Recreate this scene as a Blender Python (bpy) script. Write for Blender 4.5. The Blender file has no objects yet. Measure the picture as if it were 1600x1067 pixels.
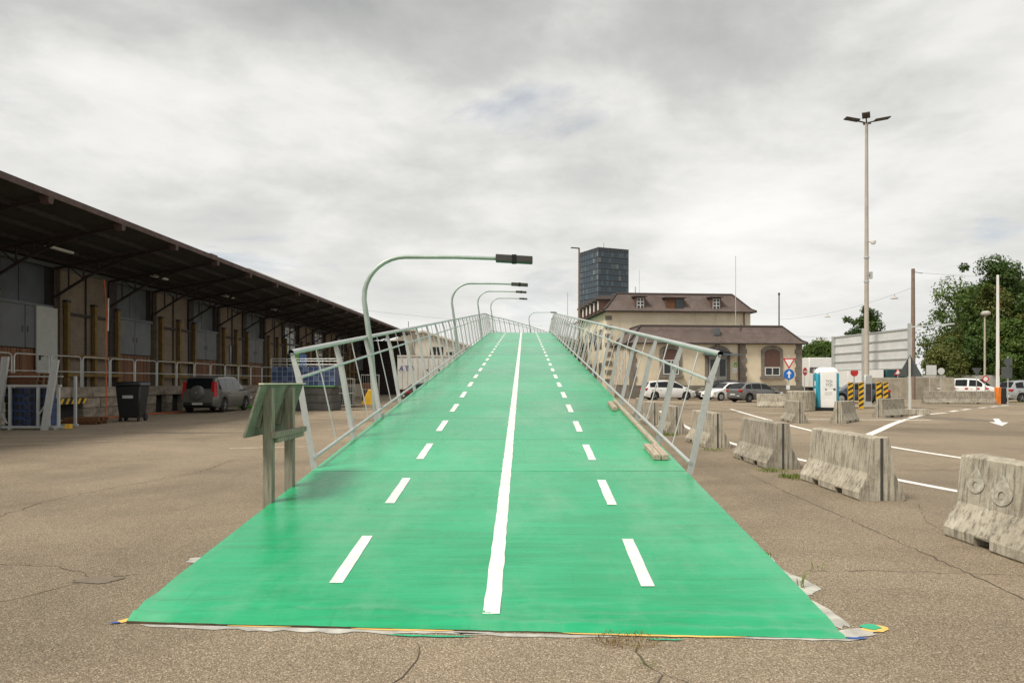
import bpy, bmesh, math, random
from mathutils import Vector, Matrix, noise as mnoise
R = math.radians
random.seed(7)
scene = bpy.context.scene
col = scene.collection

# ------------------------------------------------------------------ camera
cam_d = bpy.data.cameras.new('camera'); cam = bpy.data.objects.new('camera', cam_d); col.objects.link(cam)
cam_d.sensor_width = 36.0; cam_d.lens = 25.45; cam_d.shift_y = 0.0397
cam_d.clip_start = 0.1; cam_d.clip_end = 6000
cam.location = (0, 0, 1.5); cam.rotation_euler = (R(90), 0, 0)
scene.camera = cam

# ------------------------------------------------------------------ world, sun, exposure
SUN_EL, SUN_AZ = R(56), R(236)      # azimuth clockwise from +Y: behind the camera, to the left
w = bpy.data.worlds.new('World'); scene.world = w; w.use_nodes = True
nt = w.node_tree; nt.nodes.clear(); N = nt.nodes.new; L = nt.links.new
def wmath(op, a, b=None):
    m = N('ShaderNodeMath'); m.operation = op
    for i, s in enumerate((a, b)):
        if s is None: continue
        if isinstance(s, (int, float)): m.inputs[i].default_value = s
        else: L(s, m.inputs[i])
    return m.outputs[0]
def wramp(fac, stops):
    r = N('ShaderNodeValToRGB'); L(fac, r.inputs[0])
    e = r.color_ramp.elements
    while len(e) < len(stops): e.new(0.5)
    for k, (p, c) in enumerate(stops):
        e[k].position = p; e[k].color = (*c, 1) if len(c) == 3 else c
    return r.outputs[0]
sky = N('ShaderNodeTexSky'); sky.sky_type = 'NISHITA'; sky.sun_disc = False
sky.sun_elevation = SUN_EL; sky.sun_rotation = SUN_AZ
sky.air_density = 1.0; sky.dust_density = 1.5; sky.altitude = 300
sk = N('ShaderNodeMix'); sk.data_type = 'RGBA'; sk.blend_type = 'MULTIPLY'; sk.inputs[0].default_value = 1
L(sky.outputs[0], sk.inputs[6]); sk.inputs[7].default_value = (0.115, 0.115, 0.112, 1)
tc = N('ShaderNodeTexCoord'); sp = N('ShaderNodeSeparateXYZ'); L(tc.outputs['Generated'], sp.inputs[0])
zc = wmath('ADD', wmath('MAXIMUM', sp.outputs[2], 0.0), 0.16)
cx_ = N('ShaderNodeCombineXYZ'); L(wmath('DIVIDE', sp.outputs[0], zc), cx_.inputs[0]); L(wmath('DIVIDE', sp.outputs[1], zc), cx_.inputs[1])
def wnoise(scale, detail, rough, dist, off):
    mp = N('ShaderNodeMapping'); mp.inputs['Location'].default_value = off; L(cx_.outputs[0], mp.inputs[0])
    n = N('ShaderNodeTexNoise'); n.inputs['Scale'].default_value = scale; n.inputs['Detail'].default_value = detail
    n.inputs['Roughness'].default_value = rough; n.inputs['Distortion'].default_value = dist
    L(mp.outputs[0], n.inputs[0]); return n.outputs[0]
n1 = wnoise(0.60, 9, 0.55, 0.3, (3.3, 6.2, 5.0))
n2 = wnoise(1.25, 9, 0.54, 0.35, (-4.9, -8.4, -3.3)); n3 = wnoise(3.4, 8, 0.58, 0.25, (2.2, 5.1, 1.3))
mixn = wmath('ADD', wmath('ADD', wmath('MULTIPLY', n1, 0.52), wmath('MULTIPLY', n2, 0.30)), wmath('MULTIPLY', n3, 0.18))
cloud = wramp(mixn, [(0.37, (0.98, 0.975, 0.945)), (0.46, (0.80, 0.795, 0.77)), (0.54, (0.53, 0.535, 0.52)), (0.64, (0.34, 0.35, 0.35))])
# clouds thin out and brighten towards the horizon
hz = N('ShaderNodeMix'); hz.data_type = 'RGBA'
hfac = wramp(sp.outputs[2], [(0.0, (0.80,)*3), (0.12, (0.56,)*3), (0.28, (0.30,)*3), (0.50, (0.0,)*3)])
L(hfac, hz.inputs[0]); L(cloud, hz.inputs[6]); hz.inputs[7].default_value = (0.92, 0.912, 0.885, 1)
gap = wramp(wnoise(0.75, 9, 0.58, 0.7, (-4.2, -5.2, 8.0)), [(0.60, (0, 0, 0)), (0.72, (0.6, 0.6, 0.6))])
fin = N('ShaderNodeMix'); fin.data_type = 'RGBA'; L(gap, fin.inputs[0]); L(hz.outputs[2], fin.inputs[6]); L(sk.outputs[2], fin.inputs[7])
bg = N('ShaderNodeBackground'); bg.inputs[1].default_value = 0.78; L(fin.outputs[2], bg.inputs[0])
wo = N('ShaderNodeOutputWorld'); L(bg.outputs[0], wo.inputs[0])

sun_d = bpy.data.lights.new('sun', 'SUN'); sun_d.energy = 3.0; sun_d.angle = R(16); sun_d.color = (1.0, 0.93, 0.82)
sun = bpy.data.objects.new('sun', sun_d); col.objects.link(sun)
sd = Vector((math.sin(SUN_AZ)*math.cos(SUN_EL), math.cos(SUN_AZ)*math.cos(SUN_EL), math.sin(SUN_EL)))
sun.rotation_euler = sd.to_track_quat('Z', 'Y').to_euler(); sun.location = (-20, -20, 40)
vs = scene.view_settings; vs.view_transform = 'Standard'; vs.look = 'None'; vs.exposure = 0.42; vs.gamma = 1.0
vs.use_curve_mapping = False

# ------------------------------------------------------------------ materials
M = {}
def newmat(name):
    m = bpy.data.materials.new(name); m.use_nodes = True; m.node_tree.nodes.clear(); M[name] = m
    return m, m.node_tree
class NB:
    """small node-graph helper"""
    def __init__(s, name):
        s.m, s.t = newmat(name); s.N = s.t.nodes.new; s.L = s.t.links.new
        s.b = s.N('ShaderNodeBsdfPrincipled'); o = s.N('ShaderNodeOutputMaterial'); s.L(s.b.outputs[0], o.inputs[0])
        s.tc = s.N('ShaderNodeTexCoord'); s.co = s.tc.outputs['Object']
    def mapping(s, scale=(1,1,1), rot=(0,0,0), loc=(0,0,0), co=None):
        mp = s.N('ShaderNodeMapping'); mp.inputs['Scale'].default_value = scale; mp.inputs['Rotation'].default_value = rot
        mp.inputs['Location'].default_value = loc; s.L(co or s.co, mp.inputs[0]); return mp.outputs[0]
    def noise(s, scale, detail=4, rough=0.55, co=None, dist=0.0):
        n = s.N('ShaderNodeTexNoise'); n.inputs['Scale'].default_value = scale; n.inputs['Detail'].default_value = detail
        n.inputs['Roughness'].default_value = rough; n.inputs['Distortion'].default_value = dist
        s.L(co or s.co, n.inputs[0]); return n.outputs[0]
    def ramp(s, fac, stops):
        r = s.N('ShaderNodeValToRGB'); s.L(fac, r.inputs[0]); e = r.color_ramp.elements
        while len(e) < len(stops): e.new(0.5)
        for k, (p, c) in enumerate(stops):
            if isinstance(c, (int, float)): c = (c, c, c)
            e[k].position = p; e[k].color = (*c, 1)
        return r.outputs[0]
    def mix(s, fac, a, b, mode='MIX'):
        m = s.N('ShaderNodeMix'); m.data_type = 'RGBA'; m.blend_type = mode
        for i, v in ((0, fac), (6, a), (7, b)):
            if isinstance(v, (int, float)): m.inputs[i].default_value = v if i == 0 else (v, v, v, 1)
            elif isinstance(v, tuple): m.inputs[i].default_value = (*v, 1)
            else: s.L(v, m.inputs[i])
        return m.outputs[2]
    def math(s, op, a, b=None):
        m = s.N('ShaderNodeMath'); m.operation = op
        for i, v in enumerate((a, b)):
            if v is None: continue
            if isinstance(v, (int, float)): m.inputs[i].default_value = v
            else: s.L(v, m.inputs[i])
        return m.outputs[0]
    def bump(s, h, strength=0.3, dist=0.01):
        b = s.N('ShaderNodeBump'); b.inputs['Strength'].default_value = strength; b.inputs['Distance'].default_value = dist
        s.L(h, b.inputs['Height']); s.L(b.outputs[0], s.b.inputs['Normal'])
    def set(s, color=None, rough=None, metal=None, spec=None):
        for k, v in (('Base Color', color), ('Roughness', rough), ('Metallic', metal), ('Specular IOR Level', spec)):
            if v is None: continue
            if isinstance(v, (int, float)): s.b.inputs[k].default_value = v
            elif isinstance(v, tuple): s.b.inputs[k].default_value = (*v, 1)
            else: s.L(v, s.b.inputs[k])
def sc(c, k): return tuple(min(1, x*k) for x in c)
def plain(name, c, rough=0.5, metal=0.0, var=0.18, scale=3.0, bump=0.0, bscale=40, spec=None, obj_rand=False):
    n = NB(name)
    f = n.noise(scale, 6, 0.6)
    colr = n.mix(n.ramp(f, [(0.3, 0.0), (0.7, 1.0)]), sc(c, 1-var), sc(c, 1+var))
    if obj_rand:
        oi = n.N('ShaderNodeObjectInfo')
        colr = n.mix(1.0, colr, n.ramp(oi.outputs['Random'], [(0, 0.72), (1, 1.22)]), 'MULTIPLY')
    n.set(colr, None, metal, spec)
    n.set(rough=n.ramp(n.noise(scale*2.3, 4), [(0.3, max(0, rough-0.08)), (0.7, min(1, rough+0.1))]))
    if bump: n.bump(n.noise(bscale, 5), bump, 0.01)
    return n.m

# worn asphalt: aggregate speckle, broad stains, faint patches
n = NB('asphalt')
sp1 = n.noise(105, 3, 0.7); sp2 = n.noise(130, 2, 0.6); big = n.noise(0.16, 6, 0.6, dist=0.6); mid = n.noise(0.9, 6, 0.65)
vor = n.N('ShaderNodeTexVoronoi'); vor.inputs['Scale'].default_value = 115; n.L(n.co, vor.inputs[0])
vc = n.N('ShaderNodeSeparateColor'); n.L(vor.outputs['Color'], vc.inputs[0])
c = n.ramp(vc.outputs[0], [(0.0, (0.130, 0.100, 0.068)), (0.35, (0.235, 0.185, 0.126)), (0.7, (0.335, 0.268, 0.186)), (0.92, (0.46, 0.375, 0.27)), (1.0, (0.62, 0.53, 0.41))])
c = n.mix(n.ramp(sp1, [(0.40, 0.85), (0.56, 0.0)]), c, (0.135, 0.104, 0.07))
c = n.mix(n.ramp(sp2, [(0.52, 0.0), (0.66, 0.6)]), c, (0.42, 0.34, 0.24))
c = n.mix(1.0, c, n.ramp(big, [(0.28, 0.60), (0.48, 0.96), (0.72, 1.15)]), 'MULTIPLY')
c = n.mix(1.0, c, n.ramp(mid, [(0.25, 0.86), (0.55, 1.03), (0.8, 1.1)]), 'MULTIPLY')
st = n.noise(0.5, 8, 0.7, n.mapping((1, 0.22, 1), (0, 0, 0.35)), 1.2)
c = n.mix(n.ramp(st, [(0.56, 0.0), (0.72, 0.5)]), c, (0.16, 0.128, 0.09))
oil = n.noise(1.3, 5, 0.6, dist=0.8); c = n.mix(n.ramp(oil, [(0.66, 0.0), (0.76, 0.55)]), c, (0.10, 0.085, 0.065))
ptc = n.N('ShaderNodeTexVoronoi'); ptc.inputs['Scale'].default_value = 0.17; n.L(n.mapping((1, 0.6, 1), (0, 0, 0.2)), ptc.inputs[0]); pcs = n.N('ShaderNodeSeparateColor'); n.L(ptc.outputs['Color'], pcs.inputs[0])
c = n.mix(1.0, c, n.ramp(pcs.outputs[0], [(0.0, 0.90), (1.0, 1.08)]), 'MULTIPLY')
n.set(c, 0.88, 0, 0.3); n.bump(n.math('ADD', sp1, n.math('MULTIPLY', vor.outputs['Distance'], -0.9)), 0.8, 0.008)

# green road paint on boards: brush streaks across, gloss, small chips
n = NB('green_paint')
st = n.noise(1.6, 8, 0.62, n.mapping((0.55, 7.0, 1))); st2 = n.noise(9, 4, 0.6, n.mapping((0.35, 5, 1))); bl = n.noise(0.75, 5, 0.6)
fine = n.noise(60, 3, 0.6); blob = n.noise(14, 5, 0.7)
c = n.mix(n.ramp(st, [(0.3, 0.0), (0.7, 1.0)]), (0.003, 0.255, 0.095), (0.010, 0.355, 0.148))
c = n.mix(n.ramp(bl, [(0.46, 0.0), (0.72, 0.42)]), c, (0.030, 0.43, 0.21))
c = n.mix(n.ramp(st2, [(0.56, 0.0), (0.74, 0.22)]), c, (0.075, 0.47, 0.27))
oi = n.N('ShaderNodeObjectInfo'); c = n.mix(1.0, c, n.ramp(oi.outputs['Random'], [(0, 0.80), (1, 1.14)]), 'MULTIPLY')
dust = n.noise(0.55, 8, 0.7, n.mapping((1.6, 0.7, 1))); c = n.mix(n.ramp(dust, [(0.47, 0.0), (0.70, 0.42)]), c, (0.20, 0.40, 0.26))
scuff = n.noise(2.2, 8, 0.75, n.mapping((5, 0.5, 1)), 0.6); c = n.mix(n.ramp(scuff, [(0.60, 0.0), (0.74, 0.45)]), c, (0.01, 0.18, 0.08))
chip = n.noise(5.5, 9, 0.75)
c = n.mix(n.ramp(chip, [(0.675, 0.0), (0.70, 0.75)]), c, (0.004, 0.10, 0.05))
pit_ = n.noise(26, 4, 0.6); c = n.mix(n.ramp(pit_, [(0.70, 0.0), (0.74, 0.7)]), c, (0.004, 0.12, 0.06))
n.set(c, n.ramp(n.math('ADD', n.math('MULTIPLY', bl, 0.5), n.math('MULTIPLY', st, 0.5)), [(0.3, 0.20), (0.7, 0.34)]), 0, 0.5)
n.bump(n.math('ADD', n.math('ADD', n.math('MULTIPLY', st2, 1.0), n.math('MULTIPLY', fine, 0.30)), n.math('MULTIPLY', blob, 0.9)), 0.32, 0.007)

n = NB('white_paint')
wv = n.noise(7, 6, 0.65)
n.set(n.ramp(wv, [(0.285, (0.03, 0.30, 0.13)), (0.315, (0.52, 0.56, 0.49)), (0.42, (0.64, 0.64, 0.60)), (0.6, (0.74, 0.735, 0.71))]), 0.5); n.bump(n.noise(40, 4), 0.2, 0.005)
n = NB('worn_road_paint')
wv = n.noise(9, 8, 0.7)
n.set(n.ramp(wv, [(0.34, (0.44, 0.34, 0.22)), (0.44, (0.70, 0.68, 0.63)), (0.7, (0.80, 0.79, 0.75))]), 0.7); n.bump(n.noise(90, 4), 0.3, 0.005)
n = NB('faint_road_paint')
wv = n.noise(7, 8, 0.75)
n.set(n.ramp(wv, [(0.42, (0.38, 0.29, 0.18)), (0.62, (0.58, 0.51, 0.41))]), 0.8)

# weathered concrete with dark run-off streaks from the top and lichen blotches
n = NB('concrete')
base = n.noise(3.2, 8, 0.65); streak = n.noise(3.0, 7, 0.7, n.mapping((7.5, 7.5, 0.55)), 0.1); bl = n.noise(8.5, 9, 0.74); pit = n.noise(55, 4, 0.7)
c = n.ramp(base, [(0.28, (0.27, 0.24, 0.185)), (0.5, (0.40, 0.36, 0.285)), (0.72, (0.50, 0.46, 0.375))])
c = n.mix(n.ramp(streak, [(0.48, 0.0), (0.64, 0.82)]), c, (0.11, 0.10, 0.08))
c = n.mix(n.ramp(bl, [(0.55, 0.0), (0.66, 0.50)]), c, (0.16, 0.145, 0.115))
c = n.mix(n.ramp(bl, [(0.30, 0.6), (0.40, 0.0)]), c, (0.50, 0.47, 0.38))
oi = n.N('ShaderNodeObjectInfo'); c = n.mix(1.0, c, n.ramp(oi.outputs['Random'], [(0, 0.82), (1, 1.12)]), 'MULTIPLY')
n.set(c, 0.92, 0, 0.25); n.bump(n.math('ADD', pit, n.math('MULTIPLY', bl, 1.5)), 0.6, 0.012)

plain('stone', (0.24, 0.20, 0.155), 0.9, var=0.45, scale=2.6, bump=0.6, bscale=18, obj_rand=True)
plain('wall_concrete', (0.36, 0.32, 0.25), 0.9, var=0.3, scale=1.3, bump=0.3, bscale=30)
plain('far_wall', (0.42, 0.40, 0.36), 0.9, var=0.15, scale=0.6)
n = NB('galvanised')
sp_ = n.N('ShaderNodeTexVoronoi'); sp_.inputs['Scale'].default_value = 28; n.L(n.co, sp_.inputs[0])
c = n.mix(0.35, n.ramp(n.noise(2.2, 6, 0.65), [(0.3, (0.42, 0.45, 0.435)), (0.7, (0.58, 0.605, 0.585))]), n.ramp(sp_.outputs['Distance'], [(0, 0.42), (0.5, 0.60)]))
n.set(c, n.ramp(n.noise(8, 4), [(0.3, 0.42), (0.7, 0.6)]), 0.55)
n = NB('lamp_green')
n.set(n.ramp(n.noise(3, 6, 0.65), [(0.3, (0.29, 0.35, 0.31)), (0.7, (0.42, 0.48, 0.44))]), 0.5, 0.3)
plain('lamp_head', (0.045, 0.042, 0.038), 0.55)
plain('dark_hole', (0.008, 0.008, 0.008), 0.9)
plain('dark_steel', (0.055, 0.05, 0.047), 0.6, var=0.3)
plain('brown_steel', (0.026, 0.017, 0.016), 0.7, var=0.35, bump=0.1)
plain('rust_fascia', (0.085, 0.050, 0.044), 0.75, var=0.35, scale=2)
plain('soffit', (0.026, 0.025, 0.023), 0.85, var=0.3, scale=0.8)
plain('grey_door', (0.105, 0.113, 0.119), 0.6, var=0.14, scale=0.9)
plain('blue_grey_panel', (0.050, 0.060, 0.069), 0.5, var=0.25, scale=0.7)
plain('pale_door', (0.36, 0.37, 0.34), 0.55, var=0.1)
plain('dark_recess', (0.02, 0.017, 0.015), 0.9)
plain('ochre_timber', (0.16, 0.098, 0.022), 0.75, var=0.3, bump=0.2)
plain('pale_roof', (0.55, 0.50, 0.43), 0.7, var=0.12)
plain('cream_wall', (0.58, 0.54, 0.45), 0.9, var=0.1, scale=0.5)
plain('orange_plastic', (0.62, 0.10, 0.015), 0.5)
plain('black_plastic', (0.012, 0.013, 0.014), 0.42)
plain('white_plastic', (0.78, 0.78, 0.76), 0.4, var=0.06)
plain('aqua_plastic', (0.015, 0.27, 0.37), 0.38, var=0.1)
plain('grey_print', (0.10, 0.10, 0.10), 0.7)
plain('pale_print', (0.45, 0.46, 0.46), 0.7)
plain('blue_crate', (0.03, 0.055, 0.15), 0.5, var=0.3)
plain('crate_grid', (0.30, 0.34, 0.40), 0.5)
plain('sign_back', (0.62, 0.63, 0.62), 0.45, 0.15, var=0.10, scale=1.2)
plain('sign_dark_back', (0.075, 0.085, 0.085), 0.6)
plain('sign_red', (0.55, 0.025, 0.03), 0.45, var=0.05)
plain('sign_white', (0.80, 0.80, 0.78), 0.45, var=0.04)
plain('sign_blue', (0.012, 0.14, 0.50), 0.45, var=0.05)
plain('sign_green', (0.10, 0.42, 0.05), 0.5, var=0.05)
plain('stripe_yellow', (0.68, 0.40, 0.02), 0.55, var=0.12)
plain('stripe_black', (0.018, 0.017, 0.015), 0.6)
plain('yellow_paint', (0.72, 0.45, 0.12), 0.7, var=0.15)
plain('putty', (0.40, 0.385, 0.345), 0.85, var=0.35, scale=6, bump=0.3)
plain('blue_fleck', (0.03, 0.10, 0.35), 0.7)
plain('green_fleck', (0.012, 0.36, 0.18), 0.5)
plain('pole_concrete', (0.40, 0.36, 0.30), 0.8, var=0.15, scale=1.5)
plain('pole_brown', (0.20, 0.145, 0.11), 0.85, var=0.2)
plain('orange_post', (0.75, 0.20, 0.02), 0.5)
plain('wire', (0.10, 0.10, 0.10), 0.7)
plain('crack', (0.07, 0.055, 0.038), 0.95, var=0.3)
plain('asphalt_patch', (0.15, 0.122, 0.088), 0.9, var=0.3, scale=4, bump=0.4, bscale=110)
n = NB('weathered_wood')
g = n.noise(4.0, 7, 0.65, n.mapping((9, 9, 0.8)))
n.set(n.ramp(g, [(0.3, (0.13, 0.115, 0.085)), (0.55, (0.26, 0.235, 0.18)), (0.75, (0.36, 0.33, 0.26))]), 0.85); n.bump(g, 0.4, 0.008)
n = NB('mossy_board')
g = n.noise(3.2, 9, 0.72, dist=0.5); g2 = n.noise(9, 7, 0.7, n.mapping((1, 1, 3)))
c = n.ramp(g, [(0.28, (0.065, 0.062, 0.047)), (0.46, (0.15, 0.152, 0.112)), (0.62, (0.215, 0.222, 0.17)), (0.78, (0.29, 0.29, 0.23))])
c = n.mix(n.ramp(g2, [(0.55, 0.0), (0.68, 0.7)]), c, (0.085, 0.075, 0.05))
n.set(c, 0.9); n.bump(g, 0.4, 0.01)
n = NB('brown_planks')
g = n.noise(3.0, 6, 0.65, n.mapping((6, 6, 0.5))); oi = n.N('ShaderNodeObjectInfo')
c = n.ramp(g, [(0.3, (0.085, 0.032, 0.012)), (0.7, (0.21, 0.092, 0.035))])
n.set(n.mix(1.0, c, n.ramp(oi.outputs['Random'], [(0, 0.65), (1, 1.25)]), 'MULTIPLY'), 0.7); n.bump(g, 0.3, 0.01)
def brickmat(name, c1, c2, mort, scale, bw, rh, axis='YZ', ms=0.012, bump=0.4):
    n = NB(name)
    sx = n.N('ShaderNodeSeparateXYZ'); n.L(n.co, sx.inputs[0]); cb = n.N('ShaderNodeCombineXYZ')
    n.L(sx.outputs['XYZ'.index(axis[0])], cb.inputs[0]); n.L(sx.outputs['XYZ'.index(axis[1])], cb.inputs[1])
    b = n.N('ShaderNodeTexBrick'); n.L(cb.outputs[0], b.inputs[0]); b.inputs['Scale'].default_value = scale
    b.inputs['Brick Width'].default_value = bw; b.inputs['Row Height'].default_value = rh; b.inputs['Mortar Size'].default_value = ms
    b.inputs['Color1'].default_value = (*c1, 1); b.inputs['Color2'].default_value = (*c2, 1); b.inputs['Mortar'].default_value = (*mort, 1)
    c = n.mix(1.0, b.outputs[0], n.ramp(n.noise(0.9, 7, 0.7), [(0.25, 0.62), (0.7, 1.15)]), 'MULTIPLY')
    n.set(c, 0.88); n.bump(b.outputs['Fac'], -bump, 0.02)
brickmat('brick_wall', (0.235, 0.185, 0.13), (0.20, 0.157, 0.11), (0.13, 0.106, 0.08), 1.0, 0.26, 0.085)
def tilemat(name, axis):
    brickmat(name, (0.118, 0.086, 0.074), (0.145, 0.108, 0.094), (0.078, 0.058, 0.050), 1.0, 0.22, 0.13, axis, 0.02, 0.5)
tilemat('roof_tiles_front', 'XZ'); tilemat('roof_tiles_side', 'YZ')
plain('roof_dark', (0.045, 0.034, 0.03), 0.8)
n = NB('stucco')
g = n.noise(0.6, 8, 0.65); sk_ = n.noise(1.4, 6, 0.7, n.mapping((2.2, 2.2, 0.3)))
c = n.ramp(g, [(0.28, (0.62, 0.53, 0.38)), (0.6, (0.74, 0.65, 0.485)), (0.8, (0.79, 0.71, 0.56))])
c = n.mix(n.ramp(sk_, [(0.56, 0.0), (0.72, 0.35)]), c, (0.30, 0.25, 0.18))
n.set(c, 0.92); n.bump(n.noise(25, 5), 0.15, 0.01)
plain('sandstone_trim', (0.20, 0.175, 0.145), 0.9, var=0.3, scale=2, bump=0.3)
plain('plinth', (0.17, 0.15, 0.125), 0.9, var=0.3, scale=1.5, bump=0.3)
plain('shutter_brown', (0.11, 0.055, 0.042), 0.7, var=0.15)
plain('window_white', (0.62, 0.62, 0.58), 0.5, var=0.05)
plain('pale_post', (0.66, 0.58, 0.46), 0.8, var=0.15, scale=1.5)
def glossy(name, c, rough, coat=0.0, metal=0.0, spec=0.5, dirt=0.22):
    n = NB(name); n.set(c, rough, metal, spec)
    n.b.inputs['Coat Weight'].default_value = coat; n.b.inputs['Coat Roughness'].default_value = 0.06
    d = n.noise(1.7, 7, 0.65); n.set(color=n.mix(n.ramp(d, [(0.42, 0.0), (0.8, dirt)]), c, (0.24, 0.21, 0.17)))
    n.set(rough=n.ramp(d, [(0.4, rough), (0.8, min(1, rough+0.2))])); return n.m
glossy('glass_dark', (0.010, 0.012, 0.013), 0.06, dirt=0.0, spec=0.3)
glossy('house_glass', (0.025, 0.032, 0.036), 0.08, dirt=0.03)
glossy('tower_glass', (0.034, 0.060, 0.084), 0.18, dirt=0.02)
glossy('tower_glass_pale', (0.068, 0.105, 0.132), 0.22, dirt=0.05)
glossy('tower_blind', (0.16, 0.17, 0.165), 0.4)
plain('tower_frame', (0.060, 0.075, 0.088), 0.5, var=0.1)
plain('tower_spandrel', (0.018, 0.024, 0.03), 0.4, var=0.1)
glossy('paint_dark_grey', (0.125, 0.125, 0.112), 0.35, 0.5, 0.25)
glossy('paint_mid_grey', (0.15, 0.152, 0.15), 0.32, 0.6, 0.3)
glossy('paint_white', (0.74, 0.745, 0.74), 0.3, 0.6)
glossy('paint_silver', (0.40, 0.42, 0.43), 0.3, 0.6, 0.5)
glossy('paint_black', (0.015, 0.016, 0.02), 0.25, 0.7)
glossy('paint_navy', (0.03, 0.045, 0.075), 0.28, 0.7)
plain('tyre', (0.018, 0.018, 0.018), 0.85)
plain('rim', (0.42, 0.42, 0.41), 0.4, 0.6)
plain('black_trim', (0.016, 0.016, 0.016), 0.65)
plain('tail_red', (0.40, 0.012, 0.012), 0.25)
plain('lamp_clear', (0.70, 0.70, 0.68), 0.2)
plain('plate', (0.62, 0.62, 0.58), 0.5)
plain('blue_print', (0.02, 0.04, 0.20), 0.6)
plain('trailer_white', (0.60, 0.58, 0.53), 0.6, var=0.12, scale=0.8)
plain('teal_cab', (0.012, 0.06, 0.065), 0.35)
plain('bark', (0.085, 0.065, 0.048), 0.95, var=0.3, scale=5, bump=0.6)
def leafmat(name, a, b, c3):
    n = NB(name)
    f = n.noise(0.55, 5, 0.65); g = n.noise(4.5, 3, 0.6)
    c = n.mix(n.ramp(f, [(0.32, 0.0), (0.68, 1.0)]), a, b)
    c = n.mix(n.ramp(g, [(0.52, 0.0), (0.74, 0.75)]), c, c3)
    n.set(c, 0.62, 0, 0.3)
    tr = n.N('ShaderNodeBsdfTranslucent'); n.L(c, tr.inputs[0]); ms = n.N('ShaderNodeMixShader'); ms.inputs[0].default_value = 0.28
    n.L(n.b.outputs[0], ms.inputs[1]); n.L(tr.outputs[0], ms.inputs[2])
    o = [x for x in n.t.nodes if x.type == 'OUTPUT_MATERIAL'][0]; n.L(ms.outputs[0], o.inputs[0])
leafmat('leaf_dark', (0.034, 0.068, 0.014), (0.072, 0.125, 0.024), (0.115, 0.16, 0.03))
leafmat('leaf_mid', (0.050, 0.095, 0.018), (0.105, 0.165, 0.032), (0.15, 0.185, 0.04))
leafmat('leaf_olive', (0.062, 0.09, 0.019), (0.14, 0.155, 0.034), (0.19, 0.165, 0.045))
leafmat('weed_green', (0.10, 0.16, 0.03), (0.21, 0.26, 0.055), (0.33, 0.29, 0.085))
leafmat('weed_red', (0.16, 0.17, 0.045), (0.30, 0.13, 0.055), (0.24, 0.25, 0.07))

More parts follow.
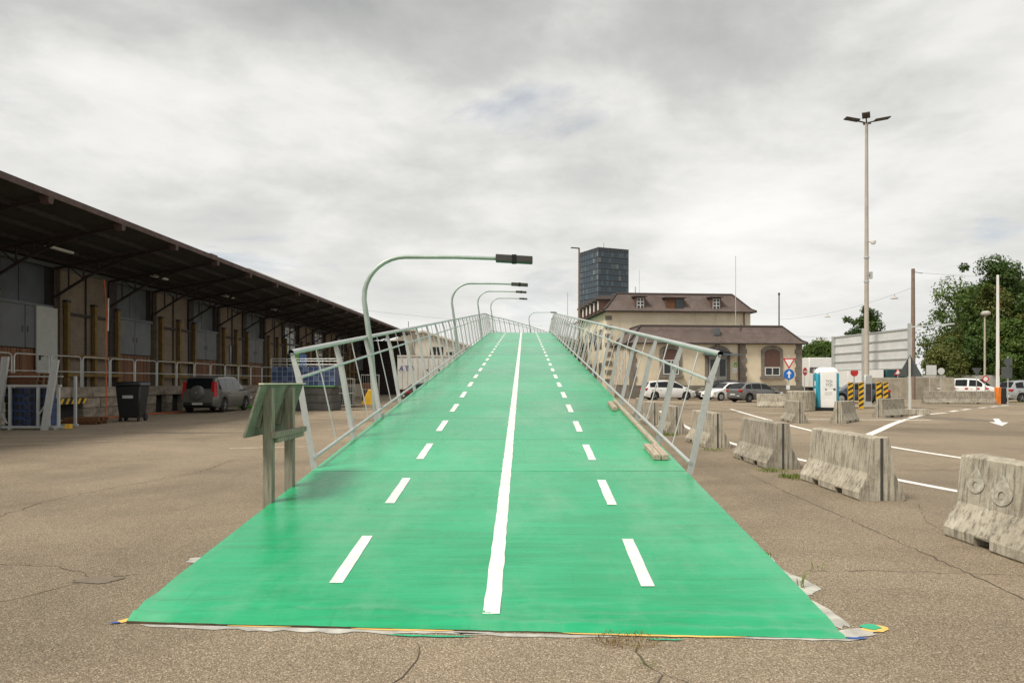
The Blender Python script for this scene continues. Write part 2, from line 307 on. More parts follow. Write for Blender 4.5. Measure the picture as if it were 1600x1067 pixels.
# ------------------------------------------------------------------ mesh helpers
class MB:
    def __init__(s): s.v = []; s.f = []
    def add(s, vs, fs):
        o = len(s.v); s.v += [tuple(v) for v in vs]; s.f += [tuple(i+o for i in f) for f in fs]; return s
    def box(s, x0, x1, y0, y1, z0, z1):
        return s.add([(x0,y0,z0),(x1,y0,z0),(x1,y1,z0),(x0,y1,z0),(x0,y0,z1),(x1,y0,z1),(x1,y1,z1),(x0,y1,z1)],
                     [(0,3,2,1),(4,5,6,7),(0,1,5,4),(1,2,6,5),(2,3,7,6),(3,0,4,7)])
    def hexa(s, b, t):      # bottom quad, top quad (both ccw from above)
        return s.add(list(b)+list(t), [(0,3,2,1),(4,5,6,7),(0,1,5,4),(1,2,6,5),(2,3,7,6),(3,0,4,7)])
    def bar(s, a, b, w, h, up=(0,0,1)):
        a, b = Vector(a), Vector(b); d = (b-a).normalized(); u = Vector(up)
        if abs(d.dot(u)) > 0.98: u = Vector((0,1,0))
        sx = d.cross(u).normalized()*w/2; sy = sx.normalized().cross(d).normalized()*h/2
        q = [-sx-sy, sx-sy, sx+sy, -sx+sy]
        return s.add([a+k for k in q]+[b+k for k in q], [(3,2,1,0),(4,5,6,7),(0,1,5,4),(1,2,6,5),(2,3,7,6),(3,0,4,7)])
    def tube(s, pts, r, n=8, cap=True, close=False):
        pts = [Vector(p) for p in pts]; m = len(pts); rr = r if isinstance(r, (list, tuple)) else [r]*m
        rings = []; prev = None
        for i, p in enumerate(pts):
            if close: d = pts[(i+1) % m]-pts[i-1]
            else: d = pts[min(i+1, m-1)]-pts[max(i-1, 0)]
            d.normalize()
            if prev is None:
                u = Vector((0,0,1)) if abs(d.z) < 0.9 else Vector((1,0,0))
                a = d.cross(u).normalized()
            else:
                a = (prev - d*prev.dot(d)).normalized()
            prev = a; b = d.cross(a)
            rings.append([p+(a*math.cos(t)+b*math.sin(t))*rr[i] for t in [2*math.pi*k/n for k in range(n)]])
        vs = [v for rg in rings for v in rg]; fs = []
        for i in range(m if close else m-1):
            j = (i+1) % m
            for k in range(n):
                l = (k+1) % n; fs.append((i*n+k, i*n+l, j*n+l, j*n+k))
        if cap and not close:
            fs.append(tuple(range(n-1, -1, -1))); fs.append(tuple((m-1)*n+k for k in range(n)))
        return s.add(vs, fs)
    def prism(s, poly, mat):    # poly: 2d points ccw; mat: function (u,v,w) -> 3d, w in 0,1
        k = len(poly)
        return s.add([mat(u,v,0) for u,v in poly]+[mat(u,v,1) for u,v in poly],
                     [tuple(range(k-1,-1,-1)), tuple(range(k,2*k))]+[(i,(i+1)%k,k+(i+1)%k,k+i) for i in range(k)])
    def lathe(s, prof, n=24, axis='z', c=(0,0,0)):
        vs = []; fs = []; m = len(prof)
        for (r, h) in prof:
            for k in range(n):
                t = 2*math.pi*k/n; p = (r*math.cos(t), r*math.sin(t), h)
                if axis == 'y': p = (p[0], p[2], p[1])
                elif axis == 'x': p = (p[2], p[0], p[1])
                vs.append((p[0]+c[0], p[1]+c[1], p[2]+c[2]))
        for i in range(m-1):
            for k in range(n):
                l = (k+1) % n; fs.append((i*n+k, i*n+l, (i+1)*n+l, (i+1)*n+k))
        fs.append(tuple(range(n-1,-1,-1))); fs.append(tuple((m-1)*n+k for k in range(n)))
        return s.add(vs, fs)
    def mesh(s, name, mat, bevel=0.0, smooth=True, fixn=True):
        me = bpy.data.meshes.new(name); me.from_pydata(s.v, [], s.f); me.validate()
        if fixn or bevel:
            bm = bmesh.new(); bm.from_mesh(me)
            bmesh.ops.remove_doubles(bm, verts=bm.verts, dist=1e-5)
            if fixn: bmesh.ops.recalc_face_normals(bm, faces=bm.faces)
            if bevel: bmesh.ops.bevel(bm, geom=[e for e in bm.edges if e.is_manifold and e.calc_face_angle(0) > 0.5], offset=bevel, segments=1, affect='EDGES', clamp_overlap=True)
            bm.to_mesh(me); bm.free()
        if smooth:
            me.shade_smooth(); me.set_sharp_from_angle(angle=R(38))
        if mat: me.materials.append(M[mat] if isinstance(mat, str) else mat)
        return me
    def build(s, name, mat, parent=None, bevel=0.0, smooth=True, fixn=True):
        return link(name, s.mesh(name, mat, bevel, smooth, fixn), parent)
def link(name, me, parent=None, loc=None, rot=None):
    o = bpy.data.objects.new(name, me); col.objects.link(o)
    if parent is not None: o.parent = parent
    if loc is not None: o.location = loc
    if rot is not None: o.rotation_euler = rot
    return o
def tag(o, label=None, cat=None, group=None, kind=None):
    for k, v in (('label', label), ('category', cat), ('group', group), ('kind', kind)):
        if v: o[k] = v
    return o
def thing(name, label, cat, loc=(0,0,0), rz=0.0, group=None):
    o = bpy.data.objects.new(name, None); col.objects.link(o); o.location = loc; o.rotation_euler = (0,0,rz); o.empty_display_size = 0.3
    return tag(o, label, cat, group)
KIDS = {}
def kids(o): return [c for c in bpy.data.objects if c.parent == o]
def copy_tree(o, loc=None, rz=None, label=None, parent=None, top=True):
    c = o.copy(); col.objects.link(c); c.parent = parent
    if top:
        if loc is not None: c.location = loc
        if rz is not None: c.rotation_euler = (c.rotation_euler[0], c.rotation_euler[1], rz)
        if label: c['label'] = label
    for ch in kids(o): copy_tree(ch, parent=c, top=False)
    return c
def text(name, s, size, mat, parent=None, loc=(0,0,0), rot=(0,0,0), ext=0.002, align='CENTER', sx=1.0):
    cu = bpy.data.curves.new(name, 'FONT'); cu.body = s; cu.size = size; cu.extrude = ext; cu.align_x = align; cu.align_y = 'CENTER'
    tmp = bpy.data.objects.new('tmp', cu); col.objects.link(tmp)
    bpy.context.view_layer.update()
    me = bpy.data.meshes.new_from_object(tmp.evaluated_get(bpy.context.evaluated_depsgraph_get()))
    bpy.data.objects.remove(tmp); me.materials.clear(); me.materials.append(M[mat])
    o = link(name, me, parent, loc, rot); o.scale = (sx, 1, 1); return o
def interp(pts, x):
    if x <= pts[0][0]: return pts[0][1]
    for (a, b), (c, d) in zip(pts, pts[1:]):
        if x <= c: return b+(d-b)*(x-a)/(c-a)
    return pts[-1][1]
# ================================================================== ground, road paint, cracks
g = MB()
S = 3000
g.add([(-S,-S,0),(S,-S,0),(S,S,0),(-S,S,0)], [(0,1,2,3)])
ground = tag(g.build('ground', 'asphalt', smooth=False), 'wide yard of worn tan asphalt', 'ground', kind='structure')

def ribbon(pts, w, z=0.004, sub=1):
    """flat strip following 2d points"""
    P = [Vector((p[0], p[1], 0)) for p in pts]; vs = []; fs = []
    for i, p in enumerate(P):
        d = (P[min(i+1, len(P)-1)]-P[max(i-1, 0)]).normalized(); n_ = Vector((-d.y, d.x, 0))
        ww = w[i] if isinstance(w, (list, tuple)) else w
        vs += [(p+n_*ww/2)+Vector((0,0,z)), (p-n_*ww/2)+Vector((0,0,z))]
    for i in range(len(P)-1): fs.append((2*i, 2*i+1, 2*i+3, 2*i+2))
    return MB().add(vs, fs)
def smooth_path(pts, k=8):
    out = []; n_ = len(pts)
    for i in range(n_-1):
        p0, p1, p2, p3 = [Vector((*pts[max(0, min(n_-1, j))], 0)) for j in (i-1, i, i+1, i+2)]
        for t in [q/k for q in range(k)]:
            v = 0.5*((2*p1)+(p2-p0)*t+(2*p0-5*p1+4*p2-p3)*t*t+(3*p1-p0-3*p2+p3)*t**3); out.append((v.x, v.y))
    out.append(pts[-1]); return out
def road_line(pts, w, mat='worn_road_paint', name='road_line'):
    return ribbon(smooth_path(pts), w).build(name, mat, ground, smooth=False, fixn=False)
road_line([(9.2, 3.2), (7.2, 6.4), (6.14, 9.9), (5.55, 14.3), (5.40, 17.9), (5.80, 23.9), (7.7, 37.7)], 0.16)
road_line([(9.5, 9.0), (9.0, 12.7), (8.9, 14.3), (8.8, 17.0), (9.15, 21.5), (10.4, 30.0), (12.2, 40.4)], 0.17)
road_line([(9.55, 19.7), (11.6, 22.8), (14.3, 26.9), (18.4, 32.6), (21.3, 35.5)], 0.24)
for a, b in (((22.3, 36.8), (23.6, 38.4)), ((24.3, 39.1), (25.6, 40.5)), ((27.1, 42.0), (28.3, 43.2)), ((29.0, 43.9), (30.3, 45.2)), ((31.0, 45.9), (32.3, 47.1))):
    road_line([a, b], 0.26)
road_line([(10.9, 41.4), (11.7, 38.5), (13.0, 34.6), (14.6, 32.6)], 0.2, 'faint_road_paint')
road_line([(11.2, 29.3), (13.4, 29.0), (16.5, 28.5)], 0.22)
road_line([(12.4, 45.5), (14.6, 42.6), (17.2, 40.4)], 0.2, 'faint_road_paint')
road_line([(24.5, 49.0), (29.0, 48.6)], 0.2, 'faint_road_paint')
road_line([(-13.2, 16.9), (-9.9, 18.6)], 0.10, 'faint_road_paint')
road_line([(-16.0, 19.8), (-11.3, 20.4)], 0.09, 'faint_road_paint')
road_line([(-6.4, 16.4), (-4.6, 16.9)], 0.14, 'faint_road_paint')
# painted arrow on the right-hand lane
ax, ay, an = 18.35, 27.3, R(-122)
arrow = [(-2.9,0.10),(-2.9,-0.10),(0.2,-0.10),(0.2,-0.30),(2.9,0),(0.2,0.30),(0.2,0.10)]
MB().add([(ax+u*math.cos(an)-v*math.sin(an), ay+u*math.sin(an)+v*math.cos(an), 0.004) for u, v in arrow], [(0,1,2,6),(2,3,4),(2,4,6),(6,4,5)]).build('painted_arrow', 'worn_road_paint', ground, smooth=False, fixn=False)
rc = random.Random(3)
def crack(pts, w=0.016, jag=0.05, n_=44):
    P = []
    for (a, b), (c, d) in zip(pts, pts[1:]):
        k = max(3, int(math.hypot(c-a, d-b)*n_/4))
        for i in range(k):
            t = i/k; P.append((a+(c-a)*t+rc.uniform(-jag, jag), b+(d-b)*t+rc.uniform(-jag, jag)))
    P.append(pts[-1]); ws = [w*rc.uniform(0.15, 0.8) for _ in P]; ws[0] = ws[-1] = 0.003
    ribbon(P, ws, 0.003).build('crack', 'crack', ground, smooth=False, fixn=False)
crack([(-5.7, 8.0), (-5.9, 9.1), (-5.6, 10.6), (-5.2, 12.0), (-5.4, 14.2)], 0.022)
crack([(-4.6, 6.0), (-3.7, 5.9), (-3.2, 5.55), (-2.75, 5.7)], 0.016, 0.03)
crack([(-3.2, 5.55), (-3.4, 5.05), (-3.6, 4.85)], 0.012, 0.03)
crack([(-0.55, 4.2), (-0.52, 3.9), (-0.58, 3.6), (-0.5, 3.2)], 0.012, 0.02)
crack([(0.72, 4.2), (0.70, 3.95), (0.76, 3.72), (0.68, 3.4), (0.8, 3.0)], 0.02, 0.025)
crack([(0.79, 3.74), (0.90, 3.55), (0.86, 3.25)], 0.012, 0.02)
crack([(2.3, 5.75), (3.0, 5.75), (4.2, 5.6), (6.5, 5.5)], 0.014, 0.03)
crack([(3.9, 12.4), (3.75, 10.0), (3.7, 8.0), (3.62, 6.4), (3.55, 5.0), (3.5, 3.8)], 0.018, 0.02)
crack([(5.0, 8.9), (4.5, 7.9), (4.35, 7.3)], 0.012, 0.02)
crack([(6.5, 12.3), (9.6, 12.6), (14, 12.0)], 0.03, 0.05)
crack([(-2.8, 20.0), (-5.2, 20.8), (-9.4, 20.6)], 0.05, 0.05)
def blob(cx, cy, rx, ry, z, seed, n_=22, rot=0.0, rough=0.35):
    vs = [(cx, cy, z)]; n_ = 48
    for k in range(n_):
        t = 2*math.pi*k/n_; f = 1+rough*1.3*mnoise.noise(Vector((math.cos(t)*1.6, math.sin(t)*1.6, seed*3.1)))+rough*0.6*mnoise.noise(Vector((math.cos(t)*5, math.sin(t)*5, seed*1.7)))
        u, v = rx*math.cos(t)*f, ry*math.sin(t)*f
        vs.append((cx+u*math.cos(rot)-v*math.sin(rot), cy+u*math.sin(rot)+v*math.cos(rot), z))
    return MB().add(vs, [(0, 1+k, 1+(k+1) % n_) for k in range(n_)])
for a in ((-3.15, 5.5, 0.2, 0.09, 0.005, 1), (-2.0, 14.9, 0.0, 0.0, 0.005, 2), (16.2, 30.6, 0.35, 1.3, 0.005, 4), (-9.5, 21.5, 2.0, 0.25, 0.005, 5), (18.0, 29.6, 1.0, 1.9, 0.0025, 6), (19.6, 24.6, 0.9, 2.6, 0.0025, 7)):
    if a[2]: blob(*a).build('asphalt_patch', 'asphalt_patch', ground, smooth=False, fixn=False)

# ================================================================== the green bicycle ramp
Y0, HW = 4.36, 2.18
PATH_X = [(4.3, -0.222), (56, 0.642), (60, 0.95), (64, 1.75), (120, 14.2), (170, 25.3)]
PATH_Z = [(4.2, 0.010), (4.62, 0.056), (5.2, 0.125), (49.5, 4.82), (52, 5.045), (54, 5.2), (58, 5.44), (64, 5.72), (75, 5.98), (85, 6.05), (100, 5.9), (165, 0.03)]
def cxr(y): return interp(PATH_X, y)
def dz(y): return interp(PATH_Z, y)
plain('lip_wood_shadow', (0.075, 0.055, 0.030), 0.9, var=0.5, scale=9)  # brown wood edge; its dark tone also paints the lip's shadow line
ramp = thing('bicycle_ramp', 'long green painted bicycle ramp rising to a bridge between tube railings', 'ramp', (0,0,0))
ys = [4.36, 8.44]
while ys[-1] < 60: ys.append(ys[-1]+1.97)
while ys[-1] < 160: ys.append(ys[-1]+4.0)
T = 0.045
def deck_panel(y0, y1, skew0=0.0, gap=0.006):
    m = MB(); k = 6 if y1-y0 > 3 else 3
    vs = []; fs = []
    for i in range(k+1):
        y = y0+(y1-y0)*i/k
        for s in (-1, 1):
            yy = y - (s*skew0 if i == 0 else 0)
            vs.append((cxr(y)+s*HW, yy, dz(y)))
            vs.append((cxr(y)+s*HW, yy, dz(y)-T if i or not skew0 else 0.003))
    for i in range(k):
        a = 4*i; b = 4*(i+1)
        fs += [(a, a+2, b+2, b), (a+1, b+1, b+3, a+3), (a, b, b+1, a+1), (a+2, a+3, b+3, b+2)]
    fs += [(0, 1, 3, 2), (4*k, 4*k+2, 4*k+3, 4*k+1)]
    return m.add(vs, fs).build('deck_panel', 'green_paint', ramp)
for i, (a, b) in enumerate(zip(ys, ys[1:])):
    if i: deck_panel(a, b-(0.014 if i % 3 else 0.009))
    else:   # the lowest board: smeared filler under the paint makes it lumpy near its ragged lip
        nx, ny = 110, 100; vs_ = []; fs_ = []; y1_ = b-0.016
        for j in range(ny+1):
            v_ = (j/ny)**1.7
            for i_ in range(nx+1):
                u_ = -1+2*i_/nx; x_ = cxr(a)+u_*HW; yl = a-0.14*u_+0.012*mnoise.noise(Vector((x_*4, 0, 3)))+0.007*mnoise.noise(Vector((x_*17, 0, 5)))
                y_ = yl+(y1_-yl)*v_; d_ = y_-yl; x_ = cxr(y_)+u_*HW+(0.006*mnoise.noise(Vector((y_*5, u_, 2))) if i_ in (0, nx) else 0)
                amp = 0.011*math.exp(-((d_-0.12)/0.20)**2)+0.0035*math.exp(-d_/1.2)
                zz_ = dz(y_)+amp*mnoise.noise(Vector((x_*2.2, y_*9, 0)))+amp*0.7*mnoise.noise(Vector((x_*9, y_*16, 4)))+0.0015*mnoise.noise(Vector((x_*6, y_*6, 1)))
                vs_.append((x_, y_, max(0.006, zz_*min(1, 0.35+d_*9) if d_ < 0.08 else zz_)))
        W_ = nx+1
        for j in range(ny):
            for i_ in range(nx): fs_.append((j*W_+i_, j*W_+i_+1, (j+1)*W_+i_+1, (j+1)*W_+i_))
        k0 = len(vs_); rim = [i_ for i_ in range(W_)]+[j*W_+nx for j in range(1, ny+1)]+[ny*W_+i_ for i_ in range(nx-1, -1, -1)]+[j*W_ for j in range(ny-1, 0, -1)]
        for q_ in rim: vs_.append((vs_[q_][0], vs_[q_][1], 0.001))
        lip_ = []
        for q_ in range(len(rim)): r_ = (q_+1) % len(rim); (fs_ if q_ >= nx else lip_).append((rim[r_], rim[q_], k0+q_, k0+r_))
        pan = MB().add(vs_, fs_).build('deck_panel', 'green_paint', ramp); MB().add(vs_, lip_).build('lip_edge', 'lip_wood_shadow', pan)
def on_deck(pts_xy, lift=0.004):
    return [(cxr(y)+x, y, dz(y)+lift) for x, y in pts_xy]
def deck_strip(name, x, y0, y1, w, wob=0.0, seed=0):
    q = random.Random(seed); k = max(2, int((y1-y0)/0.12)) if wob else max(1, int((y1-y0)/0.6)); vs = []; fs = []
    for i in range(k+1):
        y = y0+(y1-y0)*i/k
        vs += on_deck([(x-w/2+q.uniform(-wob, wob), y), (x+w/2+q.uniform(-wob, wob), y)])
    for i in range(k): fs.append((2*i, 2*i+1, 2*i+3, 2*i+2))
    return MB().add(vs, fs).build(name, 'white_paint', ramp, smooth=False, fixn=False)
cl = [4.54]
while cl[-1] < 58: cl.append(cl[-1]+8)
for a, b in zip(cl, cl[1:]): deck_strip('centre_line', 0.09, a, b, 0.108, 0.004, int(a))
y = 5.03
while y < 58:
    deck_strip('dash', -1.015, y, y+1.02, 0.092, 0.0025, int(y*7)); deck_strip('dash', 1.145, y-0.06, y+0.94, 0.092, 0.0025, int(y*9)); y += 2.02
# side beams and trestle piers under the deck
for s in (-1, 1):
    m = MB(); yy = [8.5+i*4 for i in range(37)]
    for a, b in zip(yy, yy[1:]):
        h0, h1 = min(0.30, dz(a)-0.06), min(0.30, dz(b)-0.06)
        x0, x1 = cxr(a)+s*(HW-0.09), cxr(b)+s*(HW-0.09)
        m.hexa([(x0-0.05, a, dz(a)-T-h0), (x0+0.05, a, dz(a)-T-h0), (x1+0.05, b, dz(b)-T-h1), (x1-0.05, b, dz(b)-T-h1)],
               [(x0-0.05, a, dz(a)-T-.002), (x0+0.05, a, dz(a)-T-.002), (x1+0.05, b, dz(b)-T-.002), (x1-0.05, b, dz(b)-T-.002)])
    m.build('side_beam', 'galvanised', ramp)
y = 14.0
while y < 140:
    m = MB(); zt = dz(y)-T-0.36
    if zt > 0.3:
        for s in (-1, 1): m.bar((cxr(y)+s*1.75, y, 0), (cxr(y)+s*1.75, y, zt), 0.16, 0.16)
        m.box(cxr(y)-2.1, cxr(y)+2.1, y-0.09, y+0.09, zt, zt+0.16)
        if zt > 1: m.bar((cxr(y)-1.7, y, 0.25), (cxr(y)+1.7, y, zt-0.15), 0.06, 0.06)
        m.build('pier', 'galvanised', ramp)
    y += 8
# primer, putty and paint runs around the foot of the ramp
def edge_strip(x0, x1, off, w, mat, z, seed, name='paint_spill'):
    """ragged strip on the asphalt just in front of the ramp's lower lip"""
    q = random.Random(seed); k = max(4, int((x1-x0)/0.07)); vs = []; fs = []
    for i in range(k+1):
        x = x0+(x1-x0)*i/k; ye = 4.36-0.14*(x-cxr(4.36))/HW
        e = max(0.0, math.sin(math.pi*i/k))**0.35
        vs += [(x, ye-off, z), (x, ye-off-w*e*q.uniform(0.55, 1.15)-0.004, z)]
    for i in range(k): fs.append((2*i, 2*i+1, 2*i+3, 2*i+2))
    MB().add(vs, fs).build(name, mat, ground, smooth=False, fixn=False)
edge_strip(-2.30, -0.10, 0.012, 0.075, 'putty', 0.004, 1); edge_strip(-0.35, 0.62, 0.03, 0.05, 'putty', 0.004, 2)
edge_strip(1.25, 2.02, 0.0, 0.03, 'putty', 0.004, 3)
edge_strip(-1.75, -1.35, 0.004, 0.018, 'yellow_paint', 0.007, 4); edge_strip(-0.98, -0.35, 0.004, 0.022, 'yellow_paint', 0.007, 5)
edge_strip(0.30, 1.38, 0.004, 0.025, 'yellow_paint', 0.007, 6); edge_strip(-0.75, -0.22, 0.095, 0.03, 'green_fleck', 0.007, 7)
edge_strip(0.78, 1.0, 0.07, 0.02, 'green_fleck', 0.007, 8)
def side_spill(cx0, cy0, rx, ry, mat, z, seed, rot): blob(cx0, cy0, rx, ry, z, seed, 26, rot, 0.24).build('paint_spill', mat, ground, smooth=False, fixn=False)
side_spill(2.02, 4.75, 0.07, 0.34, 'putty', 0.004, 11, 0.05); side_spill(2.08, 5.5, 0.14, 0.42, 'putty', 0.004, 12, 0.1); side_spill(2.13, 6.3, 0.10, 0.35, 'putty', 0.004, 13, 0.0)
side_spill(2.06, 4.33, 0.13, 0.07, 'putty', 0.005, 14, 0.3); side_spill(2.20, 4.40, 0.085, 0.06, 'yellow_paint', 0.006, 15, 0.2); side_spill(2.19, 4.42, 0.062, 0.05, 'green_fleck', 0.009, 16, 0.0)
side_spill(2.02, 4.23, 0.06, 0.014, 'blue_fleck', 0.008, 17, 0.0)
side_spill(-2.42, 4.56, 0.035, 0.07, 'yellow_paint', 0.006, 18, -0.6); side_spill(-2.47, 4.50, 0.03, 0.015, 'blue_fleck', 0.009, 20, 0.2); side_spill(-2.60, 6.1, 0.13, 0.12, 'putty', 0.005, 19, 0.0)

# ================================================================== tube railings with leaning flat posts
LEAN = [(-0.16, -0.035), (1.08, 0.225), (1.37, 0.325)]         # height above deck, outward offset
def rail_pt(s, y, h): return Vector((cxr(y)+s*(HW+0.015+interp(LEAN, h)*(0.82 if s < 0 else 1.06)), y, dz(y)+h))
def plate(s, y, wd=0.060, th=0.012):
    """a bent flat post: plate across the ramp's direction"""
    m = MB(); hs = [-0.16, 1.08, 1.36]; wds = [wd*0.92, wd*1.0, wd*0.55]; ring = []
    for h, ww in zip(hs, wds):
        c = rail_pt(s, y, h)
        ring.append([(c.x-ww/2, y-th/2, c.z), (c.x+ww/2, y-th/2, c.z), (c.x+ww/2, y+th/2, c.z), (c.x-ww/2, y+th/2, c.z)])
    vs = [v for r_ in ring for v in r_]
    fs = [(3,2,1,0), (8,9,10,11)]
    for a in (0, 4): fs += [(a+i, a+(i+1) % 4, a+4+(i+1) % 4, a+4+i) for i in range(4)]
    return m.add(vs, fs)
def railing(s, y0, y1, label, step=1.97, dense=True):
    root = thing('railing', label, 'railing', (0,0,0), group='tube railings of the ramp')
    yy = [y0]
    while yy[-1] < y1-0.5: yy.append(yy[-1]+step)
    fine = [y0-0.02]
    while fine[-1] < yy[-1]: fine.append(fine[-1]+1.0)
    fine[-1] = yy[-1]+0.02
    top = MB()
    top.tube([rail_pt(s, a, 1.37) for a in fine], 0.034, 12, cap=False).build('handrail', 'galvanised', root)
    if y0 < 10:
        c = rail_pt(s, y0, 1.37); MB().tube([c+Vector((0, 0.03, 0)), c+Vector((0, 0.06, 0))], 0.033, 10).build('tube_opening', 'dark_hole', root)
        MB().tube([c+Vector((0, -0.022, 0)), c+Vector((0, 0.04, 0))], 0.030, 10, cap=False).build('tube_inside', 'dark_hole', root)
    MB().tube([rail_pt(s, a, 1.08)+Vector((-s*0.045, 0, 0)) for a in fine], 0.019, 8).build('middle_rail', 'galvanised', root)
    MB().tube([rail_pt(s, a, 0.13)+Vector((-s*0.03, 0, 0)) for a in fine], 0.021, 8).build('bottom_rail', 'galvanised', root)
    for i, y in enumerate(yy):
        if i == 0: plate(s, y, 0.076).build('post', 'galvanised', root)
        else:
            m = plate(s, y-0.05); q = plate(s, y+0.05); m.add(q.v, q.f)
            m.build('post', 'galvanised', root)
        if i < len(yy)-1:
            ym = y+step/2
            a, b = rail_pt(s, ym, 0.13)+Vector((-s*0.03, 0, 0)), rail_pt(s, ym, 1.37)
            MB().tube([a, b], 0.0095, 6).build('rod', 'galvanised', root)
    return root
railing(-1, 8.58, 96, 'left railing of the green ramp, beside the street lamps')
railing(1, 8.30, 96, 'right railing of the green ramp, in front of the yellow house')

# timber lying along the right edge of the deck
def deck_timber(label, x0, x1, y0, y1, h, n_, zoff=0.0):
    t = thing('timber_beam', label, 'timber', (0,0,0), group='timbers on the right edge of the ramp')
    for i in range(n_):
        a, b = x0+(x1-x0)*i/n_+0.006, x0+(x1-x0)*(i+1)/n_-0.006
        m = MB(); z0, z1 = dz(y0)+zoff+0.006, dz(y1)+zoff+0.006
        m.hexa([(cxr(y0)+a, y0, z0), (cxr(y0)+b, y0, z0), (cxr(y1)+b, y1, z1), (cxr(y1)+a, y1, z1)],
               [(cxr(y0)+a, y0, z0+h), (cxr(y0)+b, y0, z0+h), (cxr(y1)+b, y1, z1+h), (cxr(y1)+a, y1, z1+h)])
        m.build('plank', 'pale_timber', t, bevel=0.004)
n = NB('pale_timber'); g_ = n.noise(4.0, 7, 0.65, n.mapping((9, 0.9, 9)))
n.set(n.ramp(g_, [(0.3, (0.27, 0.21, 0.15)), (0.6, (0.43, 0.36, 0.28)), (0.8, (0.52, 0.46, 0.37))]), 0.85); n.bump(g_, 0.4, 0.008)
deck_timber('short pair of timber blocks at the near end of the ramp edge beam', 1.90, 2.10, 9.0, 9.75, 0.065, 2)
deck_timber('long thin timber running under the right railing', 2.05, 2.12, 9.82, 14.4, 0.055, 1)
deck_timber('stubby timber block at the far end of the long timber', 1.90, 2.00, 13.2, 14.0, 0.07, 1)

# ================================================================== street lamps of the ramp
def ramp_lamp(y, label, rz=0.0):
    t = thing('street_lamp', label, 'street lamp', (cxr(y), y, dz(y)), rz, 'bent street lamps along the ramp')
    if not KIDS.get('lamp'):
        px = -2.255; pts = [(px, 0, -0.30), (px-0.12, 0, 1.2), (px-0.235, 0, 2.02)]; rad = [0.056, 0.050, 0.044]
        c = Vector((px-0.235+0.72, 0, 2.07)); r0 = 0.72
        for k in range(1, 10):
            a = math.pi-k/9*math.pi/2
            pts.append((c.x+r0*math.cos(a), 0, c.z+r0*math.sin(a)*0.97)); rad.append(0.044-0.008*k/9)
        pts += [(-0.9, 0, 2.765), (-0.19, 0, 2.742)]; rad += [0.035, 0.034]
        me = [('pole', MB().tube(pts, rad, 12).mesh('pole', 'lamp_green'))]
        h = MB(); h.hexa([(-0.20,-0.10,2.685),(0.44,-0.10,2.65),(0.44,0.10,2.65),(-0.20,0.10,2.685)], [(-0.20,-0.10,2.805),(0.44,-0.10,2.765),(0.44,0.10,2.765),(-0.20,0.10,2.805)])
        me.append(('lamp_head', h.mesh('lamp_head', 'lamp_head', bevel=0.008)))
        b = MB(); b.box(0.08, 0.16, -0.103, 0.103, 2.66, 2.795); me.append(('head_band', b.mesh('head_band', 'dark_hole')))
        b = MB(); b.box(px-0.05, px+0.10, -0.07, 0.07, -0.2, 0.05); me.append(('foot_clamp', b.mesh('foot_clamp', 'galvanised')))
        KIDS['lamp'] = me
    for nm, m in KIDS['lamp']: link(nm, m, t)
ramp_lamp(12.6, 'nearest of the tall bent lamps on the left of the ramp')
ramp_lamp(27.9, 'second nearest bent lamp on the left of the ramp')
ramp_lamp(43.5, 'third bent lamp from the foot of the ramp')
ramp_lamp(57.9, 'fourth bent lamp, standing where the left railing peaks')
ramp_lamp(75.0, 'small far bent lamp behind the crest of the ramp', -R(12))
ramp_lamp(89.5, 'farthest bent lamp, half hidden by the right railing', -R(12))

# ================================================================== mossy lectern board beside the ramp
t = thing('information_board', 'mossy green slanted board on two wooden posts seen from behind', 'board', (-2.40, 7.1, 0))
for yy_, xx in ((0.0, 0.015), (0.62, 0.03)):
    MB().box(xx-0.045, xx+0.045, yy_-0.045, yy_+0.045, 0, 1.44).build('post', 'weathered_wood', t, bevel=0.004)
def slab(p0, p1, p2, p3, th):
    a = [Vector(p) for p in (p0, p1, p2, p3)]; nrm = (a[1]-a[0]).cross(a[3]-a[0]).normalized()*th
    return MB().hexa(a, [v+nrm for v in a])
slab((0.03, -0.25, 1.475), (0.03, 1.12, 1.475), (-0.13, 1.12, 0.97), (-0.13, -0.25, 0.97), 0.022).build('board', 'mossy_board', t)
MB().bar((0.03, -0.26, 1.484), (0.03, 1.13, 1.484), 0.05, 0.014).build('top_edge', 'pale_post', t)
for yy_ in (0.0, 0.62):
    MB().bar((-0.05, yy_, 1.30), (-0.10, yy_, 1.06), 0.05, 0.07).build('brace', 'weathered_wood', t)
MB().box(0.062, 0.11, -0.06, 0.98, 0.955, 1.01).build('shelf_plank', 'weathered_wood', t, bevel=0.003)
MB().box(0.062, 0.10, 0.02, 0.90, 0.905, 0.953).build('shelf_plank', 'weathered_wood', t, bevel=0.003)

